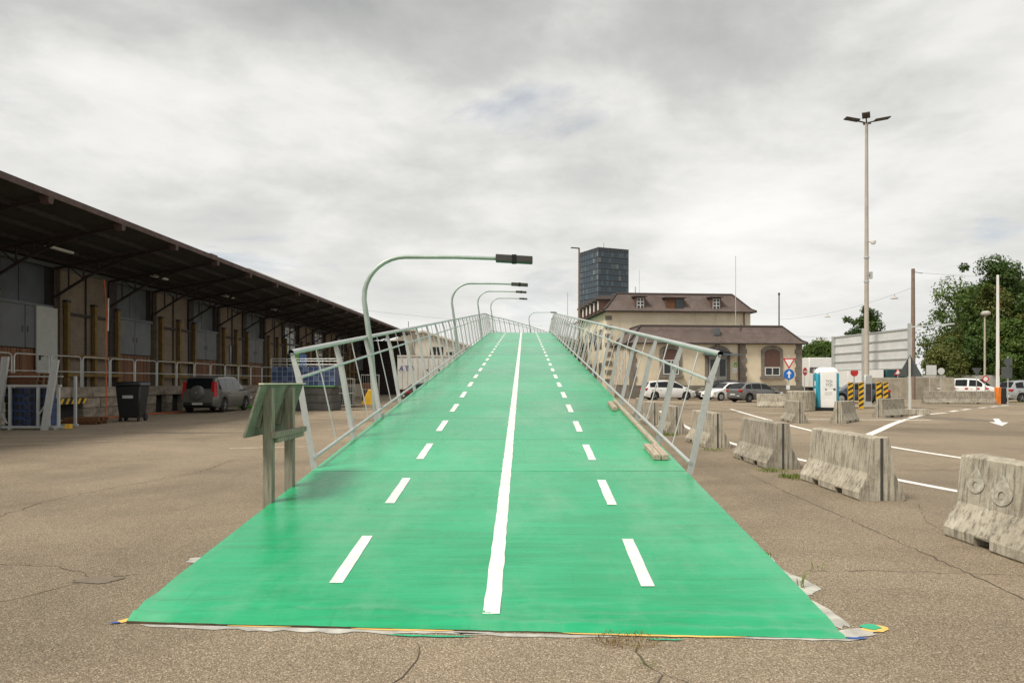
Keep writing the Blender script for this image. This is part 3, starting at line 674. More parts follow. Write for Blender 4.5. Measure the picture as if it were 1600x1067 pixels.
# ================================================================== concrete barriers
def barrier_mesh(length, h=0.80, bw=0.58, tw=0.20, slots=True, seed=0):
    q = random.Random(seed)
    half = [(bw/2-0.015, 0.0), (bw/2, 0.02), (bw/2, 0.10), (tw/2+0.062, 0.345), (tw/2+0.012, h-0.02), (tw/2-0.015, h)]
    ky = [0, 0.03]
    if slots:
        for c in (0.30, 0.70): ky += [length*c-0.12, length*c-0.115, length*c+0.115, length*c+0.12]
    else: ky += [length*0.5]
    ky += [length-0.03, length]
    extra = [length*i/10 for i in range(1, 10)]
    ky = sorted(set(round(k, 4) for k in ky+[e for e in extra if all(abs(e-k) > 0.05 for k in ky)]))
    rings = []
    for i, yv in enumerate(ky):
        inslot = slots and any(abs(yv-length*c) < 0.118 for c in (0.30, 0.70))
        ring = []
        for s, seq in ((1, half), (-1, list(reversed(half)))):
            for x, z in seq:
                sh = 0.985 if i in (0, len(ky)-1) else 1.0
                jx, jz = q.uniform(-0.004, 0.004), q.uniform(-0.004, 0.004)
                zz = z
                if inslot and z < 0.09: zz = 0.085
                ring.append((s*x*sh+jx, yv-length/2+(q.uniform(-.004, .004) if 0 < i < len(ky)-1 else 0), max(0, zz+(jz if z > 0.03 else 0))))
        rings.append(ring)
    k = len(rings[0]); m = MB(); vs = [v for r_ in rings for v in r_]; fs = [tuple(range(k-1, -1, -1)), tuple((len(rings)-1)*k+i for i in range(k))]
    for a in range(len(rings)-1):
        for i in range(k): fs.append((a*k+i, a*k+(i+1) % k, (a+1)*k+(i+1) % k, (a+1)*k+i))
    m.add(vs, fs)
    return m.mesh('concrete_barrier', 'concrete', smooth=False)
BAR = [barrier_mesh(2.0, seed=s) for s in range(3)]
gm = MB(); gm.box(-0.018, 0.018, -0.002, 0.004, 0.0, 0.79); GROOVE = gm.mesh('groove', 'dark_steel')
def barrier(x, y, rz, label, length=2.0, var=0, group='concrete barriers', me=None):
    t = thing('concrete_barrier', label, 'barrier', (x, y, 0), R(rz), group)
    link('body', me or BAR[var % 3], t)
    for s in (-1, 1): link('end_groove', GROOVE, t, (0, s*(length/2+0.002), 0))
    return t
ROW = 'concrete barriers in a row right of the ramp'
b1 = barrier(4.50, 6.10, -1, 'nearest concrete barrier at the right edge, with two pale painted loops', 2.0, 0, ROW)
barrier(4.70, 10.15, -1.5, 'second nearest concrete barrier of the row, dark streaks down its long face', 2.0, 1, ROW)
barrier(4.68, 13.45, -1, 'third concrete barrier of the row from the right edge', 2.0, 2, ROW)
barrier(4.68, 17.4, -1, 'fourth concrete barrier of the row, right of the near end of the right railing', 2.0, 0, ROW)
barrier(4.80, 21.85, -3, 'fifth concrete barrier of the row, seen through the right railing', 2.0, 1, ROW)
barrier(5.02, 26.1, -4, 'sixth concrete barrier of the row, behind the railing rods', 2.0, 2, ROW)
barrier(5.55, 31.6, -8, 'last small concrete barrier of the row, far behind the right railing', 2.0, 0, ROW)
# two pale painted loops on the nearest barrier's left face
def loop_on_face(yc, wd, z0, z1):
    """ring with a pointed top, lying on the sloping upper left face"""
    def P(u, z, off=0.004):
        xf = -(0.162+(0.112-0.162)*(z-0.345)/(0.78-0.345))
        return (xf-off-0.003, yc+u, z)
    o, i_ = [], []; k = 28; zc, hh = (z0+z1)/2, (z1-z0)/2
    for a in range(k):
        t_ = 2*math.pi*a/k; s_, c_ = math.sin(t_), math.cos(t_)
        o.append(P(wd*s_*(1-0.72*max(0, c_)), zc+hh*c_*(1.38 if c_ > 0 else 1)))
        i_.append(P(wd*0.28*s_, zc-0.03+hh*0.36*c_))
    return MB().add(o+i_, [(a, (a+1) % k, k+(a+1) % k, k+a) for a in range(k)])
n = NB('faded_white'); fw = n.noise(14, 8, 0.7)
n.set(n.ramp(fw, [(0.40, (0.27, 0.245, 0.195)), (0.62, (0.50, 0.475, 0.40))]), 0.9)
loop_on_face(0.72, 0.135, 0.455, 0.66).build('painted_loop', 'faded_white', b1, smooth=False, fixn=False)
loop_on_face(0.34, 0.15, 0.40, 0.63).build('painted_loop', 'faded_white', b1, smooth=False, fixn=False)
R2 = 'concrete barriers around the traffic island'
barrier(10.62, 27.3, -9, 'squat concrete barrier standing alone left of the toilet cabin', 2.0, 1, R2)
barrier(12.5, 27.2, -38, 'concrete barrier in front of the striped marker boards, end turned to the ramp', 2.0, 2, R2)
barrier(16.3, 31.2, -53, 'concrete barrier right of the lamp mast, lying crosswise', 2.0, 0, R2)
barrier(15.75, 43.5, 75, 'far concrete barrier left of the big concrete block', 2.0, 1, R2)
barrier(18.6, 44.5, 80, 'concrete barrier half hidden behind the toilet cabin', 2.0, 2, R2)
LONG = barrier_mesh(5.2, 0.88, 0.6, 0.24, True, 9)
barrier(31.1, 50.2, 90, 'long concrete barrier in front of the white van', 5.2, 0, R2, LONG)
bk = MB(); bk.lathe([(0.66, 0), (0.70, 0.03), (0.70, 1.0), (0.66, 1.05)], 20)
o = bk.build('concrete_block', 'concrete'); o.location = (15.15, 38.0, 0); tag(o, 'big round pale concrete block behind the squat barrier', 'concrete block')
bk = MB().box(-0.9, 0.9, -0.3, 0.3, 0, 0.28); o = bk.build('concrete_slab', 'concrete', bevel=0.02); o.location = (18.1, 33.2, 0); o.rotation_euler = (0, 0, R(-12)); tag(o, 'low concrete slab at the foot of the sign post', 'slab')
bk = MB().box(-1.7, 1.7, -0.8, 0.8, 0, 0.14); o = bk.build('traffic_island', 'concrete', bevel=0.03); o.location = (20.0, 42.2, 0); o.rotation_euler = (0, 0, R(10)); tag(o, 'low kerbed concrete island under the lamp mast', 'traffic island')
# ================================================================== warehouse with loading dock and canopy (left)
WH = thing('warehouse', 'long dark brick warehouse with loading dock under a wide canopy', 'warehouse', (-15.0, 0, 0), R(-1.72))
WX, DX, DZ, EZ, WZ = -5.3, -3.6, 1.30, 7.36, 6.50      # wall, dock front, dock top, canopy edge height, soffit height at wall
YA, YB = 8.0, 88.0
# canopy: sheet, fascia, purlins
m = MB(); m.hexa([(WX-0.2, YA, WZ), (-0.02, YA, EZ-0.06), (-0.02, YB, EZ-0.06), (WX-0.2, YB, WZ)], [(WX-0.2, YA, WZ+0.10), (-0.02, YA, EZ+0.04), (-0.02, YB, EZ+0.04), (WX-0.2, YB, WZ+0.10)])
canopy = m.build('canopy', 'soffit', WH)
MB().box(-0.018, 0.05, YA, YB, EZ-0.13, EZ+0.07).build('fascia', 'rust_fascia', WH)
def zs(x): return WZ+(EZ-0.06-WZ)*(x-(WX-0.2))/(-0.02-(WX-0.2))
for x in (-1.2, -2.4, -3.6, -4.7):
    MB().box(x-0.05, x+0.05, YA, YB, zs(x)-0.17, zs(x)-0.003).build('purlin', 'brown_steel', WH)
# pale raised roof sheet over the farther half
m = MB(); m.hexa([(-3.5, 39.5, 7.25), (-0.55, 39.5, 7.42), (-0.55, YB, 7.42), (-3.5, YB, 7.25)], [(-3.5, 39.5, 7.8), (-0.55, 39.5, 7.72), (-0.55, YB, 7.72), (-3.5, YB, 7.8)]); m.build('raised_roof', 'pale_roof', WH)
m = MB(); m.box(-22, WX-0.25, YA, YB, 6.62, 7.3); m.build('roof', 'roof_dark', WH)
MB().box(-0.5, -0.1, 33.9, 34.6, EZ+0.05, EZ+0.17).build('roof_vent', 'rust_fascia', WH)
# trusses
def truss(y):
    t = MB(); tip = Vector((-0.12, y, EZ-0.20)); foot = Vector((WX+0.06, y, 5.05)); top = Vector((WX+0.06, y, WZ-0.22))
    t.bar(top, tip, 0.09, 0.10)
    P = []
    for k in range(9):
        u = k/8; p = foot.lerp(tip, u); p.z += 0.42*math.sin(math.pi*u)*0.9; P.append(p)
    for a, b in zip(P, P[1:]): t.bar(a, b, 0.08, 0.09)
    t.bar(foot, top, 0.09, 0.09)
    for k in (1, 2, 3, 4, 5, 6):
        u = top.lerp(tip, k/8); t.bar(P[k], u, 0.05, 0.05, (0,1,0))
        if k < 6: t.bar(u, P[k+1], 0.04, 0.04, (0,1,0))
    t.bar((WX+0.06, y, 5.05), (WX+0.06, y, 4.6), 0.14, 0.12)
    return t
tm = truss(0.0).mesh('truss', 'brown_steel'); pm = MB().hexa([(-0.22,-0.10,EZ-0.33),(0.03,-0.10,EZ-0.33),(0.03,0.10,EZ-0.33),(-0.22,0.10,EZ-0.33)], [(-0.3,-0.13,EZ-0.1),(0.06,-0.13,EZ-0.1),(0.06,0.13,EZ-0.1),(-0.3,0.13,EZ-0.1)]).mesh('truss_tip', 'rust_fascia')
y = 10.54
while y < YB:
    link('truss', tm, WH, (0, y, 0)); link('truss_tip', pm, WH, (0, y, 0)); y += 3.97
# wall core behind everything
MB().box(-22, WX-0.35, YA, YB, 0, 6.6).build('wall_core', 'dark_recess', WH)
P0 = 30.9; PER = 7.94
qd = random.Random(11)
plank_me = MB().box(-0.02, 0.02, -0.075, 0.075, 0, 1.55).mesh('plank', 'brown_planks')
for k in range(-3, 8):
    a = P0+k*PER
    if a+PER < YA or a > YB-4: continue
    if a > YA: MB().box(WX-0.35, WX, a, a+3.5, DZ, 6.6).build('brick_wall', 'brick_wall', WH)
    # steel column, and shaded recess on the other side of the door
    MB().box(WX-0.3, WX+0.05, a+3.51, a+4.15, DZ, 6.58).build('column', 'brown_steel', WH)
    # pipe on the brick
    MB().tube([(WX+0.05, a+1.7, DZ), (WX+0.05, a+1.7, 6.4)], 0.035, 6).build('pipe', 'brown_steel', WH)
    # door: upper glazed panels, sliding grey leaves, brown plank foot
    d0, d1 = a+4.2, a+7.25
    far = k >= 3
    for j in range(2):
        e0, e1 = d0+(d1-d0)*j/2+0.02, d0+(d1-d0)*(j+1)/2-0.02
        MB().box(WX-0.30, WX-0.22, e0, e1, 4.66, 6.5).build('upper_panel', 'blue_grey_panel', WH)
        if far and k < 6:
            wn = MB().box(WX-0.2, WX-0.12, e0+0.15, e1-0.15, 2.2, 6.0).build('window', 'window_white', WH)
            for r_ in range(2):
                for c_ in range(2):
                    w0 = e0+0.25+c_*(e1-e0-0.45)/2
                    MB().box(WX-0.122, WX-0.11, w0, w0+(e1-e0-0.6)/2, 2.4+r_*1.8, 4.0+r_*1.8).build('pane', 'house_glass', wn)
        else:
            lf = MB().box(WX-0.02, WX+0.05, e0, e1, 2.88, 4.58).build('sliding_door', 'grey_door', WH, bevel=0.01)
            MB().box(WX+0.051, WX+0.07, (e1-0.16 if j == 0 else e0+0.10), (e1-0.10 if j == 0 else e0+0.16), 3.5, 3.75).build('handle', 'dark_steel', lf)
    MB().box(WX+0.02, WX+0.10, d0-0.1, d1+0.1, 4.585, 4.70).build('door_track', 'grey_door', WH)
    if not far:
        yv = d0+0.08
        while yv < d1:
            link('plank', plank_me, WH, (WX-0.03+qd.uniform(-.012, .012), yv, DZ), (qd.uniform(-.006, .006), 0, 0)); yv += 0.162
    # ochre timber guard frame on the brick bay
    for off in (0.25, 2.2, 4.05):
        MB().box(WX+0.06, WX+0.22, a+off-0.09, a+off+0.09, DZ, 4.95).build('guard_post', 'ochre_timber', WH)
        MB().box(WX-0.02, WX+0.22, a+off-0.12, a+off+0.14, 4.955, 5.04).build('guard_cap', 'brown_steel', WH)
    for zz in (1.74, 2.56): MB().box(WX+0.225, WX+0.29, a+0.1, a+4.2, zz, zz+0.14).build('guard_rail', 'ochre_timber', WH)
    MB().box(WX+0.06, WX+0.12, a+0.35, a+3.9, 4.42, 4.53).build('guard_rail', 'brown_steel', WH)
    # gutter beam where soffit meets wall
MB().box(WX-0.02, WX+0.12, YA, YB, WZ-0.18, WZ-0.02).build('wall_beam', 'grey_door', WH)
# pale service door left of the first brick bay and its neighbour
dr = MB().box(WX+0.06, WX+0.12, 29.25, 30.55, DZ, 4.62).build('service_door', 'pale_door', WH, bevel=0.01)
MB().box(WX+0.125, WX+0.17, 29.38, 29.44, 2.4, 2.62).build('handle', 'black_trim', dr); MB().box(WX+0.15, WX+0.18, 29.38, 29.6, 2.55, 2.59).build('handle', 'black_trim', dr)
# a dark window in the third brick bay, coloured panels further back
fr = MB().box(WX+0.005, WX+0.03, P0+2*PER+1.35, P0+2*PER+2.0, 2.6, 4.0).build('window', 'dark_steel', WH); MB().box(WX+0.031, WX+0.04, P0+2*PER+1.42, P0+2*PER+1.93, 2.68, 3.92).build('pane', 'house_glass', fr)
MB().box(WX+0.3, WX+0.38, 59.5, 61.4, DZ, 3.9).build('poster_panel', 'sign_green', WH); MB().box(WX+0.3, WX+0.38, 61.5, 63.4, DZ, 3.9).build('poster_panel', 'sign_blue', WH)
# fluorescent tubes under the canopy (unlit)
for y_ in (27.0, 34.4, 42.3, 50.2): MB().box(-3.3, -3.15, y_, y_+1.5, zs(-3.2)-0.28, zs(-3.2)-0.20).build('strip_light', 'window_white', WH)
MB().box(WX-0.3, -0.25, YB-1.2, YB-0.9, 0, 6.45).build('end_wall', 'brown_steel', WH)
# dock: coping stones and courses of blocks, dark openings
MB().box(WX-0.3, DX-0.30, YA, YB, 0, DZ-0.004).build('dock_core', 'wall_concrete', WH)
OPEN = [(28.0, 29.8), (35.6, 36.6), (37.2, 38.2), (44.5, 46.0)]
def blocked(a, b): return any(a < o1-0.02 and b > o0+0.02 for o0, o1 in OPEN)
rows = [(0.0, 0.43), (0.435, 0.86)]
def unit_block(): return MB().box(-0.29, 0.0, 0.0, 1.0, 0.0, 1.0).mesh('stone_block', 'stone', bevel=0.018)
ub = unit_block()
edges = [YA]+[e for o in OPEN for e in o]+[66.0]
for (s0, s1) in zip(edges[0::2], edges[1::2]):
    for ri, (z0, z1) in enumerate(rows):
        yv = s0
        while yv < s1-0.05:
            ln = min(qd.uniform(0.65, 1.35), s1-yv)
            if s1-yv-ln < 0.3: ln = s1-yv
            o = link('stone_block', ub, WH, (DX+qd.uniform(-.02, .015), yv+0.005, z0)); o.scale = (1, ln-0.01, z1-z0-0.008); yv += ln
for (o0, o1) in OPEN:
    MB().box(DX-0.295, DX-0.27, o0, o1, 0, 0.86).build('opening', 'dark_recess', WH)
yv = YA
while yv < 66:
    ln = qd.uniform(1.4, 2.2); o = link('coping_stone', ub, WH, (DX+0.05, yv+0.004, 0.87)); o.scale = (1.2, ln-0.008, DZ-0.87); yv += ln
MB().box(DX-0.3, DX+0.04, 68.2, YB, 0, DZ).build('dock_front', 'wall_concrete', WH)
# hazard beam over the first opening
hb = MB().box(DX+0.06, DX+0.12, 28.0, 29.8, 0.62, 0.86).build('hazard_beam', 'stripe_black', WH)
for j in range(5):
    c0 = 28.12+j*0.36
    MB().add([(DX+0.123, c0, 0.63), (DX+0.123, c0+0.16, 0.63), (DX+0.123, c0+0.30, 0.85), (DX+0.123, c0+0.14, 0.85)], [(0,1,2,3)]).build('hazard_stripe', 'stripe_yellow', hb, smooth=False)
# dock railing: galvanised rounded panels
rl = MB(); ln = 1.86; x = 0.0; r0 = 0.16; zt = 1.24
pts = [(0, 0, 0)]
for k in range(5): a = math.pi-k/4*math.pi/2; pts.append((0, r0+r0*math.cos(a), zt-r0+r0*math.sin(a)))
for k in range(5): a = math.pi/2-k/4*math.pi/2; pts.append((0, ln-r0+r0*math.cos(a), zt-r0+r0*math.sin(a)))
pts.append((0, ln, 0)); rl.tube(pts, 0.026, 7); rl.tube([(0, 0, 0.62), (0, ln, 0.62)], 0.02, 6); rm = rl.mesh('rail_panel', 'galvanised')
dr_ = thing('dock_railing', 'galvanised tube railing along the edge of the loading dock', 'railing', (-15.0, 0, 0), R(-1.72))
yv = 14.0
while yv < 64: link('rail_panel', rm, dr_, (DX-0.05, yv, DZ)); yv += 1.98

def wh_point(x, y, z=0.0):
    c, s = math.cos(R(-1.72)), math.sin(R(-1.72)); return (-15.0+x*c-y*s, x*s+y*c, z)
# orange cable hanging from the canopy
q = random.Random(5); pts = []
for k in range(15):
    u = k/14; z = 5.9-u*5.85
    pts.append(wh_point(-3.45+0.12*math.sin(u*3)+(0.25*u**3), 31.0-0.35*u**2+0.05*math.sin(u*9), z))
pts += [wh_point(-3.2, 30.3, 0.03), wh_point(-2.6, 28.9, 0.03), wh_point(-2.9, 33.2, 0.03), wh_point(-2.4, 36.0, 0.03)]
tag(MB().tube(pts, 0.022, 6).build('hanging_cable', 'orange_plastic'), 'thin orange cable hanging from the canopy down to the ground', 'cable')
tag(MB().tube([wh_point(-3.3, 31.06, 5.1), wh_point(-3.3, 31.03, 3.7)], 0.03, 6).build('hanging_tube', 'window_white'), 'short pale tube hanging beside the orange cable', 'tube')

# ------------------------------------------------------------------ wheelie bin
t = thing('wheelie_bin', 'black wheelie bin with a pale label, standing before the dock', 'bin', (-14.62, 27.9, 0), R(6))
m = MB(); m.hexa([(-0.36,-0.36,0.14),(0.36,-0.36,0.14),(0.34,0.34,0.14),(-0.34,0.34,0.14)], [(-0.46,-0.46,1.36),(0.46,-0.46,1.36),(0.46,0.46,1.36),(-0.46,0.46,1.36)]); m.build('body', 'black_plastic', t, bevel=0.04)
m = MB(); m.hexa([(-0.50,-0.50,1.362),(0.50,-0.50,1.362),(0.50,0.52,1.362),(-0.50,0.52,1.362)], [(-0.44,-0.45,1.50),(0.44,-0.45,1.50),(0.46,0.50,1.53),(-0.46,0.50,1.53)]); m.build('lid', 'black_plastic', t, bevel=0.03)
MB().tube([(-0.4, 0.58, 1.40), (0.4, 0.58, 1.40)], 0.025, 8).build('handle', 'black_plastic', t)
for s in (-1, 1):
    MB().lathe([(0.0, -0.04), (0.13, -0.04), (0.14, -0.02), (0.14, 0.02), (0.13, 0.04), (0.0, 0.04)], 16, 'x', (s*0.36, 0.30, 0.14)).build('wheel', 'tyre', t)
    MB().lathe([(0.0, -0.03), (0.09, -0.03), (0.10, 0.0), (0.09, 0.03), (0.0, 0.03)], 14, 'x', (s*0.33, -0.30, 0.10)).build('wheel', 'tyre', t)
m = MB(); m.hexa([(-0.20,-0.432,0.885),(0.18,-0.432,0.885),(0.18,-0.425,0.885),(-0.20,-0.425,0.885)], [(-0.20,-0.443,1.0),(0.18,-0.443,1.0),(0.18,-0.435,1.0),(-0.20,-0.435,1.0)]); m.build('label_strip', 'pale_print', t)

# ------------------------------------------------------------------ steel frame rack with crates at the far left
t = thing('steel_rack', 'galvanised steel frame rack with diagonal braces at the left edge', 'rack', (-15.3, 22.9, 0), R(4))
for x_ in (-1.55, -1.18, -0.55, 0.30, 0.62, 0.92):
    MB().box(x_-0.035, x_+0.035, -0.04, 0.04, 0.12, 1.35).build('upright', 'galvanised', t)
MB().box(-1.7, 1.15, -0.06, 0.06, 0.05, 0.12).build('bottom_rail', 'galvanised', t); MB().box(-1.7, 1.0, -0.045, 0.045, 1.352, 1.42).build('top_rail', 'galvanised', t)
MB().box(-1.7, 1.0, 0.95, 1.05, 0.05, 0.12).build('bottom_rail', 'galvanised', t); MB().box(-1.7, 1.05, -0.03, 0.03, 1.66, 1.70).build('top_rail', 'galvanised', t)
for x_ in (-1.55, 0.92): MB().box(x_-0.035, x_+0.035, 0.96, 1.04, 0.12, 1.7).build('upright', 'galvanised', t)
MB().bar((-1.1, -0.07, 1.3), (-0.6, -0.07, 0.2), 0.05, 0.03).build('brace', 'galvanised', t)
MB().bar((0.9, -0.07, 1.35), (0.35, -0.07, 0.45), 0.05, 0.03).build('brace', 'galvanised', t)
MB().box(-0.6, -0.5, -0.05, 0.05, -0.0, 0.05).build('foot', 'galvanised', t); MB().box(0.8, 0.9, -0.05, 0.05, -0.0, 0.05).build('foot', 'galvanised', t)
MB().box(1.152, 1.30, -0.09, 0.09, 0.03, 0.17).build('end_cap', 'stripe_yellow', t)
def leaning(label, x_, lean, h):
    tt = thing('steel_channel', label, 'steel channel', (x_, 22.7, 0), R(4), 'leaning steel channels')
    m_ = MB(); m_.hexa([(-0.1,-0.05,0),(0.06,-0.05,0),(0.06,0.05,0),(-0.1,0.05,0)], [(lean-0.1,-0.05,h),(lean+0.06,-0.05,h),(lean+0.06,0.05,h),(lean-0.1,0.05,h)]); m_.build('channel', 'galvanised', tt)
    m_ = MB(); m_.hexa([(-0.13,-0.07,0),(-0.1,-0.07,0),(-0.1,0.07,0),(-0.13,0.07,0)], [(lean-0.13,-0.07,h),(lean-0.1,-0.07,h),(lean-0.1,0.07,h),(lean-0.13,0.07,h)]); m_.build('flange', 'galvanised', tt)
leaning('steel channel leaning at the right end of the rack', -14.62, 0.34, 2.2); leaning('steel channel leaning at the left picture edge', -16.15, 0.30, 2.3)
cm = MB(); cm.box(-0.3, 0.3, -0.2, 0.2, 0, 0.235); cme = cm.mesh('crate', 'blue_crate', bevel=0.012)
gmsh = MB()
for k in range(4): gmsh.box(-0.29+k*0.15, -0.17+k*0.15, -0.206, -0.201, 0.03, 0.20)
gme = gmsh.mesh('crate_grid', 'black_plastic')
NAMES = ['bottom', 'second', 'third', 'fourth', 'top']
for cxi, (cx0, side) in enumerate(((-15.85, 'left'), (-15.05, 'right'))):
    for r_ in range(5):
        o = thing('bottle_crate', f'blue bottle crate, {NAMES[r_]} of the {side} stack inside the steel rack', 'crate', (cx0+q.uniform(-.02, .02), 23.25, 0.12+r_*0.24), R(4+q.uniform(-2, 2)), 'blue bottle crates in the rack')
        link('body', cme, o); link('openings', gme, o)
# pallets
def pallet(label, x_, y_, z_, rz, grp='wooden pallets'):
    o = thing('pallet', label, 'pallet', (x_, y_, z_), R(rz), grp)
    for k in range(5): MB().box(-0.6, 0.6, -0.4+k*0.175, -0.29+k*0.175, 0.10, 0.122).build('board', 'brown_planks', o)
    for k in range(3): MB().box(-0.6, 0.6, -0.4+k*0.35, -0.3+k*0.35, 0.0, 0.098).build('runner', 'brown_planks', o)
pallet('lower wooden pallet beside the dock opening', -15.3, 25.9, 0, 3); pallet('upper wooden pallet beside the dock opening', -15.25, 25.92, 0.125, 6)
for k in range(3): pallet(f'{["lowest", "middle", "topmost"][k]} pallet of the small stack on top of the rack', -15.75, 23.4, 1.425+k*0.125, 2+k*3, 'pallets on the rack')

# ------------------------------------------------------------------ blue cage on slabs, further along the dock
plain('dark_slab', (0.085, 0.082, 0.075), 0.85, var=0.25, scale=2, bump=0.2)
t = thing('slab_stack', 'stack of three dark grey slabs carrying the blue cage', 'slabs', (-10.9, 38.6, 0), R(-2))
for k in range(3): MB().box(-1.75+0.03*k, 1.55-0.05*k, -0.7, 0.9, 0.005+k*0.42, 0.405+k*0.42).build('slab', 'dark_slab', t, bevel=0.02)
MB().box(-1.80, 1.58, -0.74, 0.92, 1.262, 1.30).build('green_edge', 'sign_green', t)
t = thing('blue_cage', 'blue panelled wire cage with pale grid standing on the dark slabs', 'cage', (-10.9, 38.6, 1.302), R(-2))
plain('blue_panel', (0.035, 0.06, 0.15), 0.45, var=0.3); plain('blue_panel_pale', (0.10, 0.15, 0.27), 0.45, var=0.3)
pa = MB().box(-0.125, 0.125, -0.012, 0.012, 0, 0.225)
pn = [pa.mesh('panel', 'blue_panel'), pa.mesh('panel', 'blue_panel_pale')]
for i in range(12):
    for j in range(4): link('panel', pn[(i*7+j*5+i*j) % 3 == 0], t, (-1.56+i*0.277, -0.6, 0.03+j*0.25))
m = MB()
for i in range(13): m.box(-1.71+i*0.277, -1.69+i*0.277, -0.625, -0.60, 0, 1.02)
m.build('grid_bars', 'crate_grid', t)
m = MB()
for j in range(5): m.box(-1.72, 1.65, -0.632, -0.607, 0.0+j*0.25, 0.02+j*0.25)
m.build('grid_rails', 'crate_grid', t)
MB().box(-1.7, 1.63, -0.58, 0.7, 0.0, 0.95).build('load', 'blue_panel', t)
m = MB()
for zz in (1.12, 1.30, 1.42): m.tube([(-1.75, -0.6, zz), (1.75, -0.6, zz)], 0.02, 6)
for xx in (-1.75, -0.9, 0.1, 1.0, 1.75): m.tube([(xx, -0.6, 0.95), (xx, -0.6, 1.42)], 0.018, 6)
m.build('guard_tube', 'galvanised', t)
# clutter under the canopy further back
def cagecart(label, x_, y_, rz, h, mat):
    o = thing('roll_cage', label, 'roll cage', (x_, y_, 0), R(rz), 'roll cages under the canopy')
    m = MB()
    for a in (-0.6, 0.6):
        for b in (-0.4, 0.4): m.tube([(a, b, 0.1), (a, b, h)], 0.018, 6)
    for zz in (0.15, h*0.5, h): m.tube([(-0.6, -0.4, zz), (0.6, -0.4, zz), (0.6, 0.4, zz), (-0.6, 0.4, zz)], 0.015, 6, close=True)
    for k in range(1, 8): m.tube([(-0.6+k*0.15, -0.4, 0.15), (-0.6+k*0.15, -0.4, h)], 0.007, 5)
    m.build('frame', 'galvanised', o); MB().box(-0.55, 0.55, -0.36, 0.36, 0.12, h*0.72).build('load', mat, o, bevel=0.03)
    for a in (-0.5, 0.5): MB().lathe([(0, -0.02), (0.06, -0.02), (0.06, 0.02), (0, 0.02)], 10, 'x', (a, -0.33, 0.06)).build('wheel', 'tyre', o)
cagecart('dark loaded roll cage just right of the blue cage', -10.0, 43.0, 5, 1.7, 'dark_slab')
cagecart('roll cage with a pale load behind the ramp lamp', -11.5, 46.5, -8, 1.8, 'pale_door')
cagecart('taller roll cage beside the white trailer', -9.8, 50.0, 12, 2.0, 'brown_planks')
cagecart('roll cage in the gloom under the canopy', -13.2, 48.0, 2, 1.7, 'dark_slab')
t = thing('yellow_wedge', 'small yellow loading wedge on a pale base under the canopy', 'loading wedge', (-8.65, 44.2, 0), R(10))
MB().hexa([(-0.55,-0.4,0.14),(0.45,-0.4,0.14),(0.45,0.4,0.14),(-0.55,0.4,0.14)], [(-0.1,-0.35,1.05),(0.38,-0.35,1.05),(0.38,0.35,1.05),(-0.1,0.35,1.05)]).build('wedge', 'stripe_yellow', t, bevel=0.02)
MB().box(-1.5, 0.8, -0.5, 0.5, 0, 0.135).build('base', 'pale_timber', t, bevel=0.01)
tag(MB().box(-0.9, 0.9, -0.35, 0.35, 0, 0.18).build('green_ramp_plate', 'sign_green', bevel=0.02), 'low green plate on the ground in front of the parked off-roader', 'plate').location = (-14.6, 41.3, 0)
# ================================================================== yellow customs house (low front wing + taller main block)
HS = thing('yellow_house', 'old yellow plastered house with brown mansard roofs and arched windows', 'house', (10.8, 66.0, 0), R(4.9))
# low wing: x 0..16.2, y 0..6.1 ; main block: x -0.9..13.9, y 6.1..21
WE, ME = 5.1, 8.6
MB().box(0, 16.2, 0, 6.1, 1.2, WE).build('wing_wall', 'stucco', HS)
MB().box(-0.08, 16.28, -0.08, 6.2, 0, 1.198).build('plinth', 'plinth', HS)
MB().box(-0.9, 13.9, 6.1, 21.0, 0, ME).build('main_wall', 'stucco', HS)
def mansard(x0, x1, y0, y1, z0, h, over, inset, name):
    """flared hip: three rings"""
    rings = []
    for (o, zz) in ((over, 0.0), (over-0.38, 0.22), (-inset*0.55, h*0.62), (-inset, h)):
        rings.append([(x0-o, y0-o, z0+zz), (x1+o, y0-o, z0+zz), (x1+o, y1+o, z0+zz), (x0-o, y1+o, z0+zz)])
    roof = None
    for face, mt in ((0, 'roof_tiles_front'), (1, 'roof_tiles_side'), (2, 'roof_tiles_front'), (3, 'roof_tiles_side')):
        vs = []; fs = []
        for r_ in rings: vs += [r_[face], r_[(face+1) % 4]]
        for i in range(len(rings)-1): fs.append((2*i, 2*i+1, 2*i+3, 2*i+2))
        o = MB().add(vs, fs).build('roof_slope', mt, HS, fixn=False)
        if roof is None: roof = o
    a = rings[-1]; m_ = MB(); m_.hexa([(a[0][0]-.08, a[0][1]-.08, z0+h), (a[1][0]+.08, a[1][1]-.08, z0+h), (a[2][0]+.08, a[2][1]+.08, z0+h), (a[3][0]-.08, a[3][1]+.08, z0+h)],
                                      [(a[0][0], a[0][1], z0+h+.14), (a[1][0], a[1][1], z0+h+.14), (a[2][0], a[2][1], z0+h+.14), (a[3][0], a[3][1], z0+h+.14)]); m_.build('roof_top', 'roof_dark', HS)
    MB().box(x0-over-.04, x1+over+.04, y0-over-.04, y1+over+.04, z0-0.10, z0-0.003).build('gutter', 'roof_dark', HS)
    for k in range(4):   # hip ridges
        MB().tube([Vector(r_[k])+Vector((0, 0, 0.03)) for r_ in rings], 0.09, 6).build('hip_ridge', 'roof_dark', HS)
    return roof
mansard(0, 16.2, 0, 6.0, WE, 1.62, 0.42, 1.25, 'wing')
mansard(-0.9, 13.9, 6.1, 21.0, ME, 1.85, 0.45, 1.35, 'main')
MB().tube([(10.3, -0.02, WE+.1), (10.62, 0.75, WE+0.95), (10.9, 1.25, WE+1.8)], 0.07, 6).build('roof_seam', 'roof_dark', HS)
